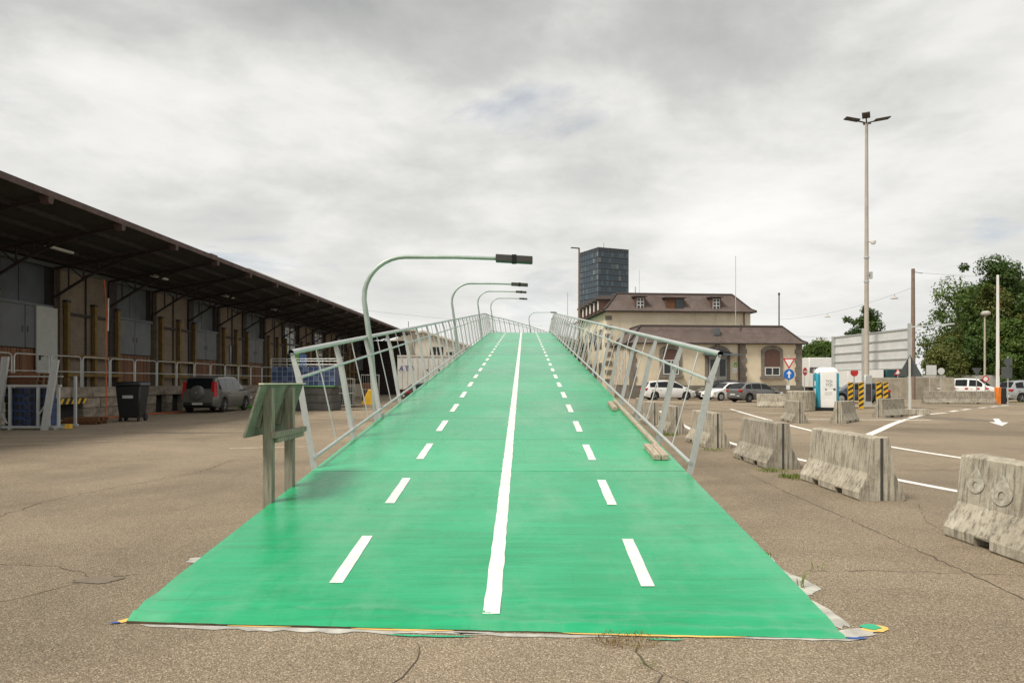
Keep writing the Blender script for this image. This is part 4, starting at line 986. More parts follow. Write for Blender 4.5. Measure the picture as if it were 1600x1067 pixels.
# quoins: stone strips built of blocks
def quoins(x0, x1, y0, z0, z1, axis='x'):
    zz = z0; k = 0
    while zz < z1-0.1:
        h = min(0.42, z1-zz); sh = 0.0 if k % 2 else 0.12
        MB().box(x0+(sh if axis == 'r' else 0), x1-(sh if axis != 'r' else 0), y0-0.05, y0+0.35, zz+0.004, zz+h-0.008).build('quoin', 'sandstone_trim', HS); zz += h; k += 1
quoins(15.55, 16.25, 0, 1.2, WE-0.1, 'r'); quoins(10.25, 10.95, 0, 1.2, WE-0.1); quoins(-0.06, 0.6, 0, 1.2, WE-0.1)
zz = 1.4; k = 0
while zz < ME-0.3:
    if k % 2 == 0: MB().box(-0.96, -0.35, 6.04, 6.5, zz, zz+0.42).build('quoin', 'sandstone_trim', HS)
    zz += 0.45; k += 1
MB().tube([(10.15, -0.1, 0.2), (10.15, -0.1, WE-0.1)], 0.06, 8).build('drainpipe', 'shutter_brown', HS)
MB().tube([(9.9, -0.12, 4.0), (8.9, -0.2, 4.35)], 0.05, 6).build('drainpipe', 'shutter_brown', HS)
MB().tube([(13.2, 6.0, 6.9), (13.2, 6.0, ME-0.1)], 0.06, 8).build('drainpipe', 'shutter_brown', HS)
def arch_poly(w, z0, z1, rise, n_=10):
    P = [(-w/2, z0), (w/2, z0)]
    for k in range(n_+1):
        u = 1-2*k/n_; P.append((u*w/2, z1-rise+rise*math.sqrt(max(0, 1-u*u*0.92))-0.0))
    return P
def arch_window(xc, w, z0, z1, name='window', door=False, shutter=0.6):
    rise = 0.42 if not door else 0.62
    def at(y0, th): return lambda u, v, w_: (xc+u, y0-th*w_, v)
    outer = arch_poly(w+0.62, z0-(0 if door else 0.02), z1+0.32, rise+0.12)
    fr = MB().prism(outer, at(0.0, 0.09)).build(name, 'sandstone_trim', HS)
    inner = arch_poly(w, z0+0.04, z1, rise)
    MB().prism(inner, at(-0.092, 0.012)).build('opening', 'house_glass', fr)
    if not door:
        zsd = z1-(z1-z0)*shutter
        MB().prism([(u, max(v, zsd)) for u, v in arch_poly(w-0.04, zsd, z1-0.02, rise)], at(-0.106, 0.03)).build('roller_shutter', 'shutter_brown', fr)
        for xx in (-w/2+0.04, 0, w/2-0.04): MB().box(xc+xx-0.04, xc+xx+0.04, -0.15, -0.106, z0+0.05, zsd-0.003).build('window_frame', 'window_white', fr)
        for zf in (z0+0.09, zsd-0.05): MB().box(xc-w/2+0.08, xc+w/2-0.08, -0.147, -0.106, zf-0.045, zf+0.045).build('window_frame', 'window_white', fr)
        MB().box(xc-w/2-0.42, xc+w/2+0.42, -0.32, 0.0, z0-0.26, z0-0.025).build('sill', 'sandstone_trim', fr)
    else:
        for s in (-1, 1):
            d_ = MB().box(xc+(0.02 if s > 0 else -w/2+0.05), xc+(w/2-0.05 if s > 0 else -0.02), -0.16, -0.106, z0+0.02, z1-0.75).build('door_leaf', 'pale_door', fr)
            MB().box(xc+s*w/4-0.28, xc+s*w/4+0.28, -0.172, -0.161, z0+1.3, z1-0.95).build('pane', 'house_glass', d_)
        MB().box(xc-w/2, xc+w/2, -0.16, -0.106, z1-0.74, z1-0.64).build('transom', 'window_white', fr)
        MB().box(xc-0.16, xc+0.16, -0.2, -0.0, z1+0.22, z1+0.95).build('keystone', 'sandstone_trim', fr)
    return fr
arch_window(3.75, 1.45, 2.15, 4.55, shutter=0.42); arch_window(13.35, 1.45, 2.05, 4.55, shutter=0.66)
arch_window(8.15, 1.75, 0.75, 4.55, 'entrance', True)
MB().hexa([(6.7,-1.3,3.92),(10.0,-1.3,3.92),(10.0,-0.1,4.1),(6.7,-0.1,4.1)], [(6.7,-1.3,3.97),(10.0,-1.3,3.97),(10.0,-0.1,4.15),(6.7,-0.1,4.15)]).build('glass_canopy', 'tower_glass_pale', HS)
sg = MB().box(9.75, 10.12-0.14, -0.03, -0.004, 2.9, 3.3).build('green_plaque', 'sign_green', HS); MB().add([(9.80,-0.033,2.95),(9.93,-0.033,2.95),(9.865,-0.033,3.2)], [(0,1,2)]).build('plaque_mark', 'sign_white', sg, smooth=False)
nb = MB().box(9.55, 10.05, -0.03, -0.004, 2.35, 2.82).build('notice_board', 'sign_white', HS)
for k in range(3): MB().box(9.62, 9.95, -0.034, -0.031, 2.45+k*0.1, 2.48+k*0.1).build('notice_line', 'pale_print', nb)
# small window in the wing roof and dormers on the main roof
def dormer(x, y, z, w, h, nm='dormer', wood=False):
    d_ = MB().box(x-w/2-0.14, x+w/2+0.14, y, y+1.3, z-0.05, z+h).build(nm, 'shutter_brown', HS)
    MB().hexa([(x-w/2-0.3,y-0.22,z+h+0.003),(x+w/2+0.3,y-0.22,z+h+0.003),(x+w/2+0.3,y+1.5,z+h+0.12),(x-w/2-0.3,y+1.5,z+h+0.12)], [(x-w/2-0.3,y-0.22,z+h+0.1),(x+w/2+0.3,y-0.22,z+h+0.1),(x+w/2+0.3,y+1.5,z+h+0.22),(x-w/2-0.3,y+1.5,z+h+0.22)]).build('dormer_roof', 'roof_dark', d_)
    if wood:
        for s in (-1, 1): MB().box(x+(0.03 if s > 0 else -w/2), x+(w/2 if s > 0 else -0.03), y-0.05, y-0.003, z+0.02, z+h-0.08).build('shutter_leaf', 'brown_planks' if s < 0 else 'house_glass', d_)
    else:
        MB().box(x-w/2, x+w/2, y-0.04, y-0.003, z, z+h-0.1).build('window_frame', 'window_white', d_)
        for i in range(2):
            for j in range(3):
                pw, ph = w/2, (h-0.1)/3
                MB().box(x-w/2+i*pw+0.05, x-w/2+(i+1)*pw-0.05, y-0.05, y-0.041, z+j*ph+0.05, z+(j+1)*ph-0.04).build('pane', 'house_glass', d_)
dormer(2.55, 6.12, ME+0.24, 0.72, 1.15); dormer(10.35, 6.12, ME+0.24, 0.72, 1.15); dormer(6.1, 6.12, ME+0.2, 1.6, 1.1, wood=True)
MB().box(8.0, 8.55, 0.35, 1.2, WE+0.75, WE+1.4).build('roof_vent', 'grey_door', HS)
# bracketed gable dormers along the main block's left slope
for k in range(6):
    y_ = 8.0+k*2.1
    d_ = MB().box(-1.25, 0.3, y_, y_+0.9, ME+0.15, ME+1.35).build('side_dormer', 'shutter_brown', HS)
    MB().hexa([(-1.5,y_-0.15,ME+1.353),(0.4,y_-0.15,ME+1.353),(0.4,y_+1.05,ME+1.353),(-1.5,y_+1.05,ME+1.353)], [(-1.4,y_+0.35,ME+1.8),(0.4,y_+0.35,ME+1.8),(0.4,y_+0.55,ME+1.8),(-1.4,y_+0.55,ME+1.8)]).build('dormer_roof', 'roof_dark', d_)
    MB().box(-1.27, -1.252, y_+0.15, y_+0.75, ME+0.3, ME+1.2).build('pane', 'window_white', d_)
# windows down the main block's left side, pale timber posts on the wing's left side
for k in range(5):
    for zf in (1.6, 5.0):
        y_ = 8.2+k*2.6
        f_ = MB().box(-1.0, -0.902, y_, y_+1.15, zf, zf+1.9).build('window', 'sandstone_trim', HS); MB().box(-1.02, -1.001, y_+0.12, y_+1.03, zf+0.1, zf+1.8).build('pane', 'house_glass', f_)
for k in range(9):
    MB().box(-0.18, -0.003, 0.75+k*0.6, 0.75+k*0.6+0.24, 1.25, WE-0.25).build('side_pilaster', 'pale_post', HS)
    MB().box(-0.10, -0.002, 1.03+k*0.6, 1.28+k*0.6, 1.35, WE-0.4).build('side_recess', 'plinth', HS)
# thin rods on the roofs
for (x_, y_, z0, z1, r_) in ((10.9, 2.5, WE+1.85, 13.6, 0.03), (4.0, 12.0, ME+2.1, 13.6, 0.025), (2.8, 9, ME+2.2, ME+2.8, 0.06)):
    MB().tube([(x_, y_, z0), (x_, y_, z1)], r_, 6).build('roof_rod', 'galvanised', HS)

# ================================================================== dark glass tower far behind
TW = thing('office_tower', 'dark glass office tower rising behind the yellow house', 'office tower', (52.5, 440, 0), 0)
TH = 83.5; A_ = Vector((-9.6, 20.4, 0)); B_ = Vector((19.6, 8.6, 0))
MB().hexa([(0,0,0), tuple(B_), tuple(A_+B_), tuple(A_)], [(0,0,TH), (B_.x,B_.y,TH), (A_.x+B_.x, A_.y+B_.y, TH), (A_.x, A_.y, TH)]).build('core', 'tower_spandrel', TW)
def facade(vec, ncol, seed, side):
    q = random.Random(seed); L_ = vec.length; ang = math.atan2(vec.y, vec.x); fh = 3.55; nf = 12
    pw = L_/ncol; base = [MB().box(0.10*pw, 0.90*pw, -0.10, 0.0, 0.05, fh*0.80).mesh('window_pane', mt) for mt in ('tower_glass', 'tower_glass_pale', 'tower_blind')]
    sgn = 1 if side == 'r' else -1
    for f in range(nf):
        z = TH-1.9-(f+1)*fh + (0.0)
        for c in range(ncol):
            o = link('window_pane', base[0 if q.random() < (0.62 if side == 'r' else 0.78) else (1 if q.random() < 0.85 else 2)], TW, None, None)
            p = vec*((c if side == 'r' else c+1)/ncol)
            o.location = (p.x, p.y, z); o.rotation_euler = (0, 0, ang if side == 'r' else ang+math.pi)
    nrm = Vector((vec.y, -vec.x, 0)).normalized()*sgn
    for c in range(ncol+1):
        p = vec*(c/ncol)+nrm*0.12; MB().bar((p.x, p.y, 2), (p.x, p.y, TH+0.2), 0.22, 0.22).build('mullion', 'tower_frame', TW)
    for f in range(nf+6):
        z = TH-1.9-f*fh; a, b = nrm*0.06, vec+nrm*0.06
        MB().bar((a.x, a.y, z), (b.x, b.y, z), 0.3, 0.42).build('floor_band', 'tower_frame', TW)
    a, b = nrm*0.04, vec+nrm*0.04
    MB().bar((a.x, a.y, TH-0.9), (b.x, b.y, TH-0.9), 0.25, 1.5).build('parapet_panel', 'tower_spandrel', TW)
facade(B_, 12, 1, 'r'); facade(A_, 11, 2, 'l')
MB().tube([(4.6, 10, TH), (4.6, 10, TH+4.5)], 0.12, 6).build('mast', 'dark_steel', TW)

# ================================================================== far gabled shed and white trailer left of the ramp
t = thing('gabled_shed', 'pale gabled shed far behind the ramp, left of its crest', 'shed', (-12.9, 105, 0), R(0))
GW, GP, GE = 11.8, 8.7, 5.0
MB().prism([(-GW, 0), (GW, 0), (GW, GE), (0, GP), (-GW, GE)], lambda u, v, w_: (u, w_*30, v)).build('wall', 'cream_wall', t)
for s in (-1, 1):
    MB().hexa([(0,-0.5,GP+.01),(s*(GW+.4),-0.5,GE-.12),(s*(GW+.4),30.5,GE-.12),(0,30.5,GP+.01)], [(0,-0.5,GP+.3),(s*(GW+.4),-0.5,GE+.14),(s*(GW+.4),30.5,GE+.14),(0,30.5,GP+.3)]).build('roof_slope', 'pale_roof', t)
for k in range(4):
    f_ = MB().box(1.0+k*2.4, 2.9+k*2.4, -0.06, -0.003, 5.3-k*0.62, 6.6-k*0.72).build('window', 'dark_recess', t)
    MB().box(1.9+k*2.4, 2.0+k*2.4, -0.09, -0.061, 5.35-k*0.62, 6.5-k*0.72).build('mullion', 'window_white', f_)
t = thing('flat_shed', 'low flat pale shed behind the gabled one', 'shed', (-6.0, 135, 0)); MB().box(-8, 10, 0, 8, 0, 6.4).build('wall', 'far_wall', t); MB().box(-8.3, 10.3, -0.3, 8.3, 6.403, 6.8).build('roof', 'pale_roof', t)
t = thing('roof_box', 'small box with an aerial above the end of the warehouse roof', 'roof box', (-13.6, 92, 0)); MB().box(-0.9, 0.9, 0, 3, 0, 8.0).build('shaft', 'wall_concrete', t); MB().box(-1.1, 1.1, -0.2, 3.2, 8.003, 8.25).build('cap', 'pale_roof', t); MB().tube([(0.3, 1, 8.25), (0.3, 1, 9.3)], 0.04, 6).build('aerial', 'dark_steel', t)

t = thing('white_trailer', 'white box trailer with blue letters, behind the left railing', 'trailer', (-8.7, 55.0, 0), R(2))
MB().box(0, 9.6, 0, 2.5, 0.95, 3.42).build('box', 'trailer_white', t, bevel=0.02)
for k in range(24): MB().box(0.3+k*0.39, 0.36+k*0.39, -0.03, -0.002, 1.1, 3.3).build('rib', 'trailer_white', t)
MB().box(-0.02, 9.62, -0.04, 2.54, 3.423, 3.55).build('roof_rail', 'pale_roof', t)
MB().box(0.2, 9.4, 0.3, 2.2, 0.6, 0.948).build('chassis', 'dark_steel', t)
text('letters', 'ATP', 0.58, 'blue_print', t, (0.66, -0.05, 2.52), (R(90), 0, 0), 0.006, sx=1.05)
for k in range(4): MB().box(2.2+k*0.9, 2.32+k*0.9, -0.045, -0.031, 2.36, 2.48).build('marker', 'dark_steel', t)
WHEEL_T = MB().lathe([(0.0,-0.14),(0.40,-0.14),(0.48,-0.10),(0.50,0.0),(0.48,0.10),(0.40,0.14),(0.0,0.14)], 20, 'y').mesh('wheel', 'tyre')
for x_ in (1.0, 6.6, 7.8): 
    for y_ in (0.2, 2.3): link('wheel', WHEEL_T, t, (x_, y_, 0.5))

# ================================================================== vehicles
def car(label, cat, name, loc, rz, paint, L_, W_, top, belt, wb, rear_ax, wr, wins, ws, rw=None, spare=False, detail=True, group='parked vehicles', clear=0.2, rack=False):
    """top: roof/bonnet line (x from tail to nose, z); belt: (x,z) window sill; wins: side windows; ws / rw: windscreen and rear glass x-ranges"""
    t = thing(name, label, cat, loc, rz, group)
    hw = W_/2; axs = (rear_ax, rear_ax+wb); Ra = wr+0.07
    N_ = 96; xs = sorted(set([L_*i/N_ for i in range(N_+1)]+[a+s*Ra for a in axs for s in (-1, 1)]+[p[0] for p in top if 0 <= p[0] <= L_]))
    def half(x):
        e = min(1, min(x, L_-x)/0.62); f = 0.80+0.20*math.sin(e*math.pi/2); return hw*f
    def zb(x):
        z = clear+0.10*max(0, 1-min(x, L_-x)/0.4)
        for a in axs:
            d = abs(x-a)
            if d < Ra: z = max(z, wr+math.sqrt(max(0, Ra*Ra-d*d)))
        return z
    def sect(x):
        T_ = interp(top, x); Bz = min(interp(belt, x), T_-0.05); w_ = half(x); z0 = zb(x)
        gh = max(0, T_-Bz-0.05); wr_ = w_-0.03-0.30*gh
        return [(w_-0.07, z0), (w_-0.012, max(z0+0.03, clear+0.14)), (w_, max(z0+0.05, 0.58*Bz+0.1)), (w_-0.03, max(Bz, z0+0.07)), (wr_, max(T_-0.045, z0+0.08)), (wr_-0.07, max(T_-0.008, z0+0.09)), (wr_*0.5, T_+0.012), (0, T_+0.018)]
    rings = [[(x, y_, z_) for y_, z_ in sect(x)]+[(x, -y_, z_) for y_, z_ in reversed(sect(x)[:-1])] for x in xs]
    k = len(rings[0]); b = MB(); fs = []
    for i in range(len(rings)-1):
        for j in range(k-1): fs.append((i*k+j, i*k+j+1, (i+1)*k+j+1, (i+1)*k+j))
    fs += [tuple(range(k)), tuple((len(rings)-1)*k+j for j in range(k-1, -1, -1))]
    b.add([v for r_ in rings for v in r_], fs)
    body = b.build('body', paint, t)
    MB().box(0.25, L_-0.25, -hw+0.20, hw-0.20, clear-0.02, 0.62).build('underbody', 'black_trim', t)
    # glass on the side: strip between belt and roof rail
    def side_pt(x, v, s, off=0.008):
        c_ = sect(x); a, d = Vector((0, c_[3][0], c_[3][1])), Vector((0, c_[4][0], c_[4][1])); p = a.lerp(d, v); return (x, s*(p.y+off), p.z+off*0.25)
    for (x0, x1) in wins:
        for s in (1, -1):
            K = 10; vs = []; f2 = []
            for i in range(K+1):
                x = x0+(x1-x0)*i/K; vs += [side_pt(x, 0.10, s), side_pt(x, 0.90, s)]
            for i in range(K): f2.append((2*i, 2*i+1, 2*i+3, 2*i+2))
            MB().add(vs, f2).build('side_window', 'glass_dark', t)
    def top_glass(x0, x1, nm):
        K = 8; vs = []; f2 = []
        for i in range(K+1):
            x = x0+(x1-x0)*i/K; c_ = sect(x); dzx = interp(top, x+0.02)-interp(top, x-0.02); n_ = Vector((-dzx, 0, 0.04)).normalized()*0.014
            wdt = c_[5][0]-0.03
            for u in (-1, -0.5, 0, 0.5, 1): vs.append((x+n_.x, u*wdt, interp(top, x)+n_.z+0.018*(1-abs(u))))
        for i in range(K):
            for j in range(4): f2.append((i*5+j, i*5+j+1, (i+1)*5+j+1, (i+1)*5+j))
        MB().add(vs, f2).build(nm, 'glass_dark', t)
    top_glass(ws[0], ws[1], 'windscreen')
    if rw: top_glass(rw[0], rw[1], 'rear_window')
    # wheels with rims
    for a in axs:
        for s in (1, -1):
            w_ = MB().lathe([(0.0,-0.10),(wr*0.66,-0.10),(wr*0.93,-0.095),(wr,-0.05),(wr,0.05),(wr*0.93,0.095),(wr*0.66,0.10),(0.0,0.06)], 22, 'y', (a, s*(hw-0.115), wr)).build('wheel', 'tyre', t)
            rm_ = MB(); yo = s*(hw-0.115+0.085); rm_.lathe([(wr*0.58, -0.012), (wr*0.66, -0.012), (wr*0.66, 0.022), (wr*0.6, 0.022)], 20, 'y', (a, yo, wr))
            for q_ in range(5):
                an_ = 2*math.pi*q_/5+0.3; rm_.bar((a, yo+s*0.012, wr), (a+math.cos(an_)*wr*0.62, yo+s*0.012, wr+math.sin(an_)*wr*0.62), 0.02, wr*0.24, (0, 1, 0))
            rm_.build('rim', 'rim', w_)
    zr = interp(belt, 0.2)
    for s in (1, -1):
        if spare: MB().hexa([(0.015, s*(hw*0.80-0.17), zr-0.30), (0.22, s*(half(0.22)-0.20), zr-0.30), (0.22, s*(half(0.22)+0.008), zr-0.30), (0.0, s*(half(0.04)+0.012), zr-0.30)],
                            [(0.13, s*(hw*0.80-0.13), zr+0.42), (0.30, s*(hw-0.28), zr+0.42), (0.30, s*(hw-0.145), zr+0.42), (0.12, s*(hw*0.86-0.05), zr+0.42)]).build('tail_light', 'tail_red', t)
        else: MB().box(-0.012+0.03, 0.26, s*(half(0.1)-0.22), s*(half(0.16)+0.012), zr-0.20, zr-0.03).build('tail_light', 'tail_red', t, bevel=0.01)
        MB().box(L_-0.42, L_-0.10, s*(half(L_-0.15)-0.25), s*(half(L_-0.28)+0.008), 0.60, 0.74).build('headlight', 'lamp_clear', t, bevel=0.015)
        MB().hexa([(ws[1]-0.16, s*(hw-0.02), interp(belt, ws[1])+0.0), (ws[1]-0.02, s*(hw-0.02), interp(belt, ws[1])), (ws[1]-0.02, s*(hw+0.17), interp(belt, ws[1])+0.02), (ws[1]-0.13, s*(hw+0.17), interp(belt, ws[1])+0.02)],
                  [(ws[1]-0.16, s*(hw-0.02), interp(belt, ws[1])+0.12), (ws[1]-0.02, s*(hw-0.02), interp(belt, ws[1])+0.12), (ws[1]-0.02, s*(hw+0.17), interp(belt, ws[1])+0.14), (ws[1]-0.13, s*(hw+0.17), interp(belt, ws[1])+0.14)]).build('mirror', paint, t, bevel=0.02)
        for x_ in [w0[0] for w0 in wins]+[wins[-1][1]]:
            vs = []
            for z_ in (0.32, 0.5, 0.75): 
                c_ = sect(x_); yq = interp(sorted((zz, yy) for yy, zz in c_[:4]), z_); vs += [(x_-0.006, s*(yq+0.004), z_), (x_+0.006, s*(yq+0.004), z_)]
            if all(abs(x_-a) > Ra+0.03 for a in axs): MB().add(vs, [(0, 1, 3, 2), (2, 3, 5, 4)]).build('door_seam', 'black_trim', t, smooth=False)
        for x_ in [(w0[0]+0.12) for w0 in wins[:2]]:
            MB().box(x_, x_+0.18, s*(half(x_)-0.02), s*(half(x_)+0.022), interp(belt, x_)-0.14, interp(belt, x_)-0.10).build('door_handle', paint, t)
    MB().box(-0.045, 0.18, -hw*0.74, hw*0.74, 0.34, 0.52).build('rear_bumper', 'black_trim' if spare else paint, t, bevel=0.04)
    MB().box(-0.06, -0.046, -0.26, 0.26, 0.40 if spare else 0.54, 0.50 if spare else 0.64).build('number_plate', 'plate', t)
    MB().box(L_-0.06, L_+0.005, -hw*0.62, hw*0.62, 0.36, 0.52).build('grille', 'black_trim', t, bevel=0.02)
    MB().box(L_+0.006, L_+0.016, -0.26, 0.26, 0.40, 0.50).build('number_plate', 'plate', t)
    if spare:
        c_ = MB().lathe([(0.0,-0.20),(0.24,-0.20),(0.33,-0.17),(0.355,-0.10),(0.355,0.0),(0.30,0.04),(0.0,0.04)], 26, 'x', (0.02, 0.0, 0.99)); c_.build('spare_wheel_cover', paint, t)
        MB().lathe([(0,-0.012),(0.05,-0.012),(0.05,0.0),(0,0.0)], 12, 'x', (-0.185, 0.0, 1.0)).build('badge', 'rim', t)
    if rack:
        for s in (1, -1): MB().tube([(1.0, s*hw*0.62, interp(top, 1.0)+0.06), (2.4, s*hw*0.62, interp(top, 2.4)+0.06)], 0.02, 6).build('roof_rail', 'black_trim', t)
    return t
suv_top = [(0,0.66),(0.02,1.02),(0.10,1.12),(0.32,1.70),(0.60,1.775),(1.6,1.82),(2.5,1.80),(2.72,1.74),(3.35,1.17),(4.2,1.04),(4.5,0.85),(4.6,0.58)]
suv_belt = [(0,1.10),(4.6,1.04)]
# heading: the car's +x axis; rz = 90 deg points away from the camera
car('dark grey off-roader with a spare wheel on its tailgate, parked by the dock', 'car', 'parked_car', (-15.28, 35.2, 0), R(88.3), 'paint_dark_grey', 4.6, 1.92, suv_top, suv_belt, 2.62, 0.92, 0.345,
    [(0.45, 1.10), (1.20, 2.05), (2.13, 2.98)], (2.72, 3.32), (0.12, 0.31), spare=True, clear=0.25)
hatch = [(0,0.55),(0.03,0.88),(0.14,0.98),(0.62,1.40),(1.1,1.465),(1.8,1.48),(2.35,1.44),(2.5,1.41),(3.22,0.96),(3.85,0.80),(4.12,0.62),(4.2,0.5)]
hb_ = [(0,0.98),(4.2,0.88)]
car('mid grey hatchback parked in front of the yellow house, tail to the left', 'car', 'parked_car', (16.55, 54.2, 0), R(24), 'paint_mid_grey', 4.2, 1.78, hatch, hb_, 2.58, 0.82, 0.315, [(0.50, 1.02), (1.10, 1.95), (2.03, 2.92)], (2.5, 3.18), (0.16, 0.60))
mpv = [(0,0.6),(0.03,0.95),(0.12,1.06),(0.42,1.52),(0.8,1.60),(1.8,1.66),(2.5,1.60),(2.7,1.55),(3.65,0.98),(4.15,0.80),(4.36,0.62),(4.42,0.5)]
car('white people carrier seen side-on through the right railing', 'car', 'parked_car', (11.1, 61.6, 0), R(6), 'paint_white', 4.42, 1.82, mpv, [(0,1.04),(4.4,0.92)], 2.72, 0.84, 0.32, [(0.42, 1.02), (1.10, 2.05), (2.13, 3.25)], (2.7, 3.58), (0.14, 0.41))
car('white hatchback half hidden behind the grey one, nose to the left', 'car', 'parked_car', (19.6, 60.6, 0), R(205), 'paint_white', 4.2, 1.78, hatch, hb_, 2.58, 0.82, 0.315, [(0.50, 1.02), (1.10, 1.95), (2.03, 2.92)], (2.5, 3.18), (0.16, 0.60))
car('black estate car behind the white hatchback, by the house door', 'car', 'parked_car', (20.3, 63.6, 0), R(190), 'paint_black', 4.5, 1.8, mpv, [(0,1.04),(4.4,0.92)], 2.72, 0.84, 0.32, [(0.42, 1.02), (1.10, 2.05), (2.13, 3.25)], (2.7, 3.58), (0.14, 0.41), rack=True)
car('dark car parked under the white trailer, behind the left railing', 'car', 'parked_car', (-7.2, 48.5, 0), R(18), 'paint_black', 4.2, 1.78, hatch, hb_, 2.58, 0.82, 0.315, [(0.50, 1.02), (1.10, 1.95), (2.03, 2.92)], (2.5, 3.18), (0.16, 0.60))
van = [(0,0.6),(0.03,1.2),(0.12,1.70),(0.3,1.82),(1.6,1.86),(2.55,1.80),(2.72,1.74),(3.45,1.12),(4.05,0.96),(4.30,0.72),(4.38,0.5)]
vn = car('white van with red marks along its side, behind the long barrier', 'van', 'parked_van', (40.6, 67.6, 0), R(-46), 'paint_white', 4.38, 1.82, van, [(0,1.10),(4.4,1.02)], 2.70, 0.85, 0.32, [(0.9, 1.85), (2.0, 3.05)], (2.72, 3.40), None)
for i, x_ in enumerate((0.7, 1.7, 2.6, 3.3)): MB().box(x_, x_+0.26, -0.935, -0.915, 0.86, 1.0).build('red_mark', 'sign_red', vn)
for i, y_ in enumerate((-0.6, -0.1, 0.4)): MB().box(3.86, 4.0, y_, y_+0.24, 1.035, 1.045).build('red_mark', 'sign_red', vn)
car('silver estate car cut off by the right picture edge', 'car', 'parked_car', (37.0, 54.6, 0), R(4), 'paint_silver', 4.6, 1.8, mpv, [(0,1.02),(4.6,0.92)], 2.72, 0.84, 0.32, [(0.42, 1.02), (1.10, 2.05), (2.13, 3.25)], (2.7, 3.58), (0.14, 0.41), rack=True)
car('dark blue car seen between the toilet cabin and the marker boards', 'car', 'parked_car', (27.2, 52.5, 0), R(172), 'paint_navy', 4.2, 1.78, hatch, hb_, 2.58, 0.82, 0.315, [(0.50, 1.02), (1.10, 1.95), (2.03, 2.92)], (2.5, 3.18), (0.16, 0.60))
# white lorries behind the toilet cabin
def lorry(label, loc, rz, cabmat, txt=None, ln=8.0, h=3.9):
    t = thing('lorry', label, 'lorry', loc, rz, 'lorries behind the traffic island')
    MB().box(0, ln, -1.25, 1.25, 1.0, h).build('box_body', 'white_plastic', t, bevel=0.03)
    MB().prism([(ln+0.25, 0.55), (ln+2.3, 0.55), (ln+2.35, 1.5), (ln+2.15, 2.75), (ln+1.7, 3.2), (ln+0.25, 3.3)], lambda u, v, w_: (u, -1.2+2.4*w_, v)).build('cab', cabmat, t, bevel=0.05)
    MB().hexa([(ln+2.36,-1.05,1.6),(ln+2.36,1.05,1.6),(ln+2.34,1.05,1.6),(ln+2.34,-1.05,1.6)], [(ln+2.19,-1.02,2.65),(ln+2.19,1.02,2.65),(ln+2.14,1.02,2.65),(ln+2.14,-1.02,2.65)]).build('windscreen', 'glass_dark', t)
    for s in (-1, 1): MB().box(ln+1.1, ln+1.95, s*1.202, s*1.215, 1.7, 2.6).build('side_window', 'glass_dark', t)
    MB().box(0.1, ln+0.4, -0.9, 0.9, 0.6, 0.998).build('chassis', 'dark_steel', t)
    for x_ in (1.0, 2.1, ln+1.3):
        for s in (-1, 1): link('wheel', WHEEL_T, t, (x_, s*1.08, 0.5))
    MB().box(0.1, ln-0.1, -1.272, -1.252, 2.95, 3.02).build('trim_strip', 'grey_print', t)
    if txt:
        pn_ = MB().box(0.05, 1.5, -1.268, -1.252, 2.45, 2.95).build('name_panel', 'grey_print', t)
        text('letters', txt, 0.55, 'sign_white', t, (0.75, -1.275, 2.70), (R(90), 0, 0), 0.003)
    return t
lorry('white lorry with lettering between the house and the toilet cabin', (30.2, 75.0, 0), R(3), 'white_plastic', 'dor', 5.2, 4.0)
l2 = lorry('white lorry with a red panel seen under the big sign', (30.6, 80.5, 0), R(-2), 'white_plastic', None, 5.0, 3.1)
MB().box(1.6, 3.3, -1.30, -1.275, 1.9, 2.75).build('red_panel', 'sign_red', l2)
lorry('white lorry with a dark teal cab behind the concrete wall', (31.9, 70.0, 0), R(0), 'teal_cab', None, 3.4, 2.9)
bx = thing('box_van', 'white box van far behind the right railing, left of the house', 'van', (5.0, 92.0, 0), R(10)); MB().box(0, 4.2, -1.1, 1.1, 0.7, 3.0).build('box_body', 'white_plastic', bx, bevel=0.03); MB().prism([(4.25, 0.5), (6.0, 0.5), (6.05, 1.2), (5.3, 1.5), (4.9, 2.3), (4.25, 2.35)], lambda u, v, w_: (u, -1.0+2.0*w_, v)).build('cab', 'white_plastic', bx, bevel=0.04)
for x_ in (0.9, 5.1):
    for s in (-1, 1): link('wheel', WHEEL_T, bx, (x_, s*0.95, 0.42), None).scale = (0.84,)*3

# ================================================================== toilet cabin
t = thing('toilet_cabin', 'turquoise portable toilet cabin with a white door and white roof', 'toilet cabin', (16.65, 38.4, 0), R(-14))
MB().box(-0.58, 0.58, -0.58, 0.58, 0.0, 0.14).build('base', 'black_plastic', t, bevel=0.02)
MB().box(-0.56, 0.56, -0.56, 0.56, 0.142, 1.98).build('body', 'aqua_plastic', t, bevel=0.06)
m = MB(); m.hexa([(-0.59,-0.59,1.93),(0.59,-0.59,1.93),(0.59,0.59,1.93),(-0.59,0.59,1.93)], [(-0.40,-0.42,2.28),(0.40,-0.42,2.28),(0.40,0.42,2.28),(-0.40,0.42,2.28)]); m.build('roof', 'white_plastic', t, bevel=0.09)
dd = MB().box(-0.36, 0.42, -0.615, -0.562, 0.17, 2.06).build('door', 'white_plastic', t, bevel=0.02)
MB().box(-0.27, 0.33, -0.622, -0.616, 1.18, 1.92).build('door_panel', 'white_plastic', dd); MB().box(-0.27, 0.33, -0.622, -0.616, 0.28, 1.06).build('door_panel', 'white_plastic', dd)
text('letters', 'TOI', 0.20, 'grey_print', dd, (0.05, -0.626, 1.53), (R(90), 0, 0)); text('letters', 'TOI', 0.20, 'grey_print', dd, (0.05, -0.626, 1.35), (R(90), 0, 0))
MB().box(0.26, 0.36, -0.64, -0.623, 1.09, 1.17).build('lock', 'black_plastic', dd); MB().box(-0.14, -0.06, -0.628, -0.616, 1.09, 1.15).build('handle', 'grey_print', dd)
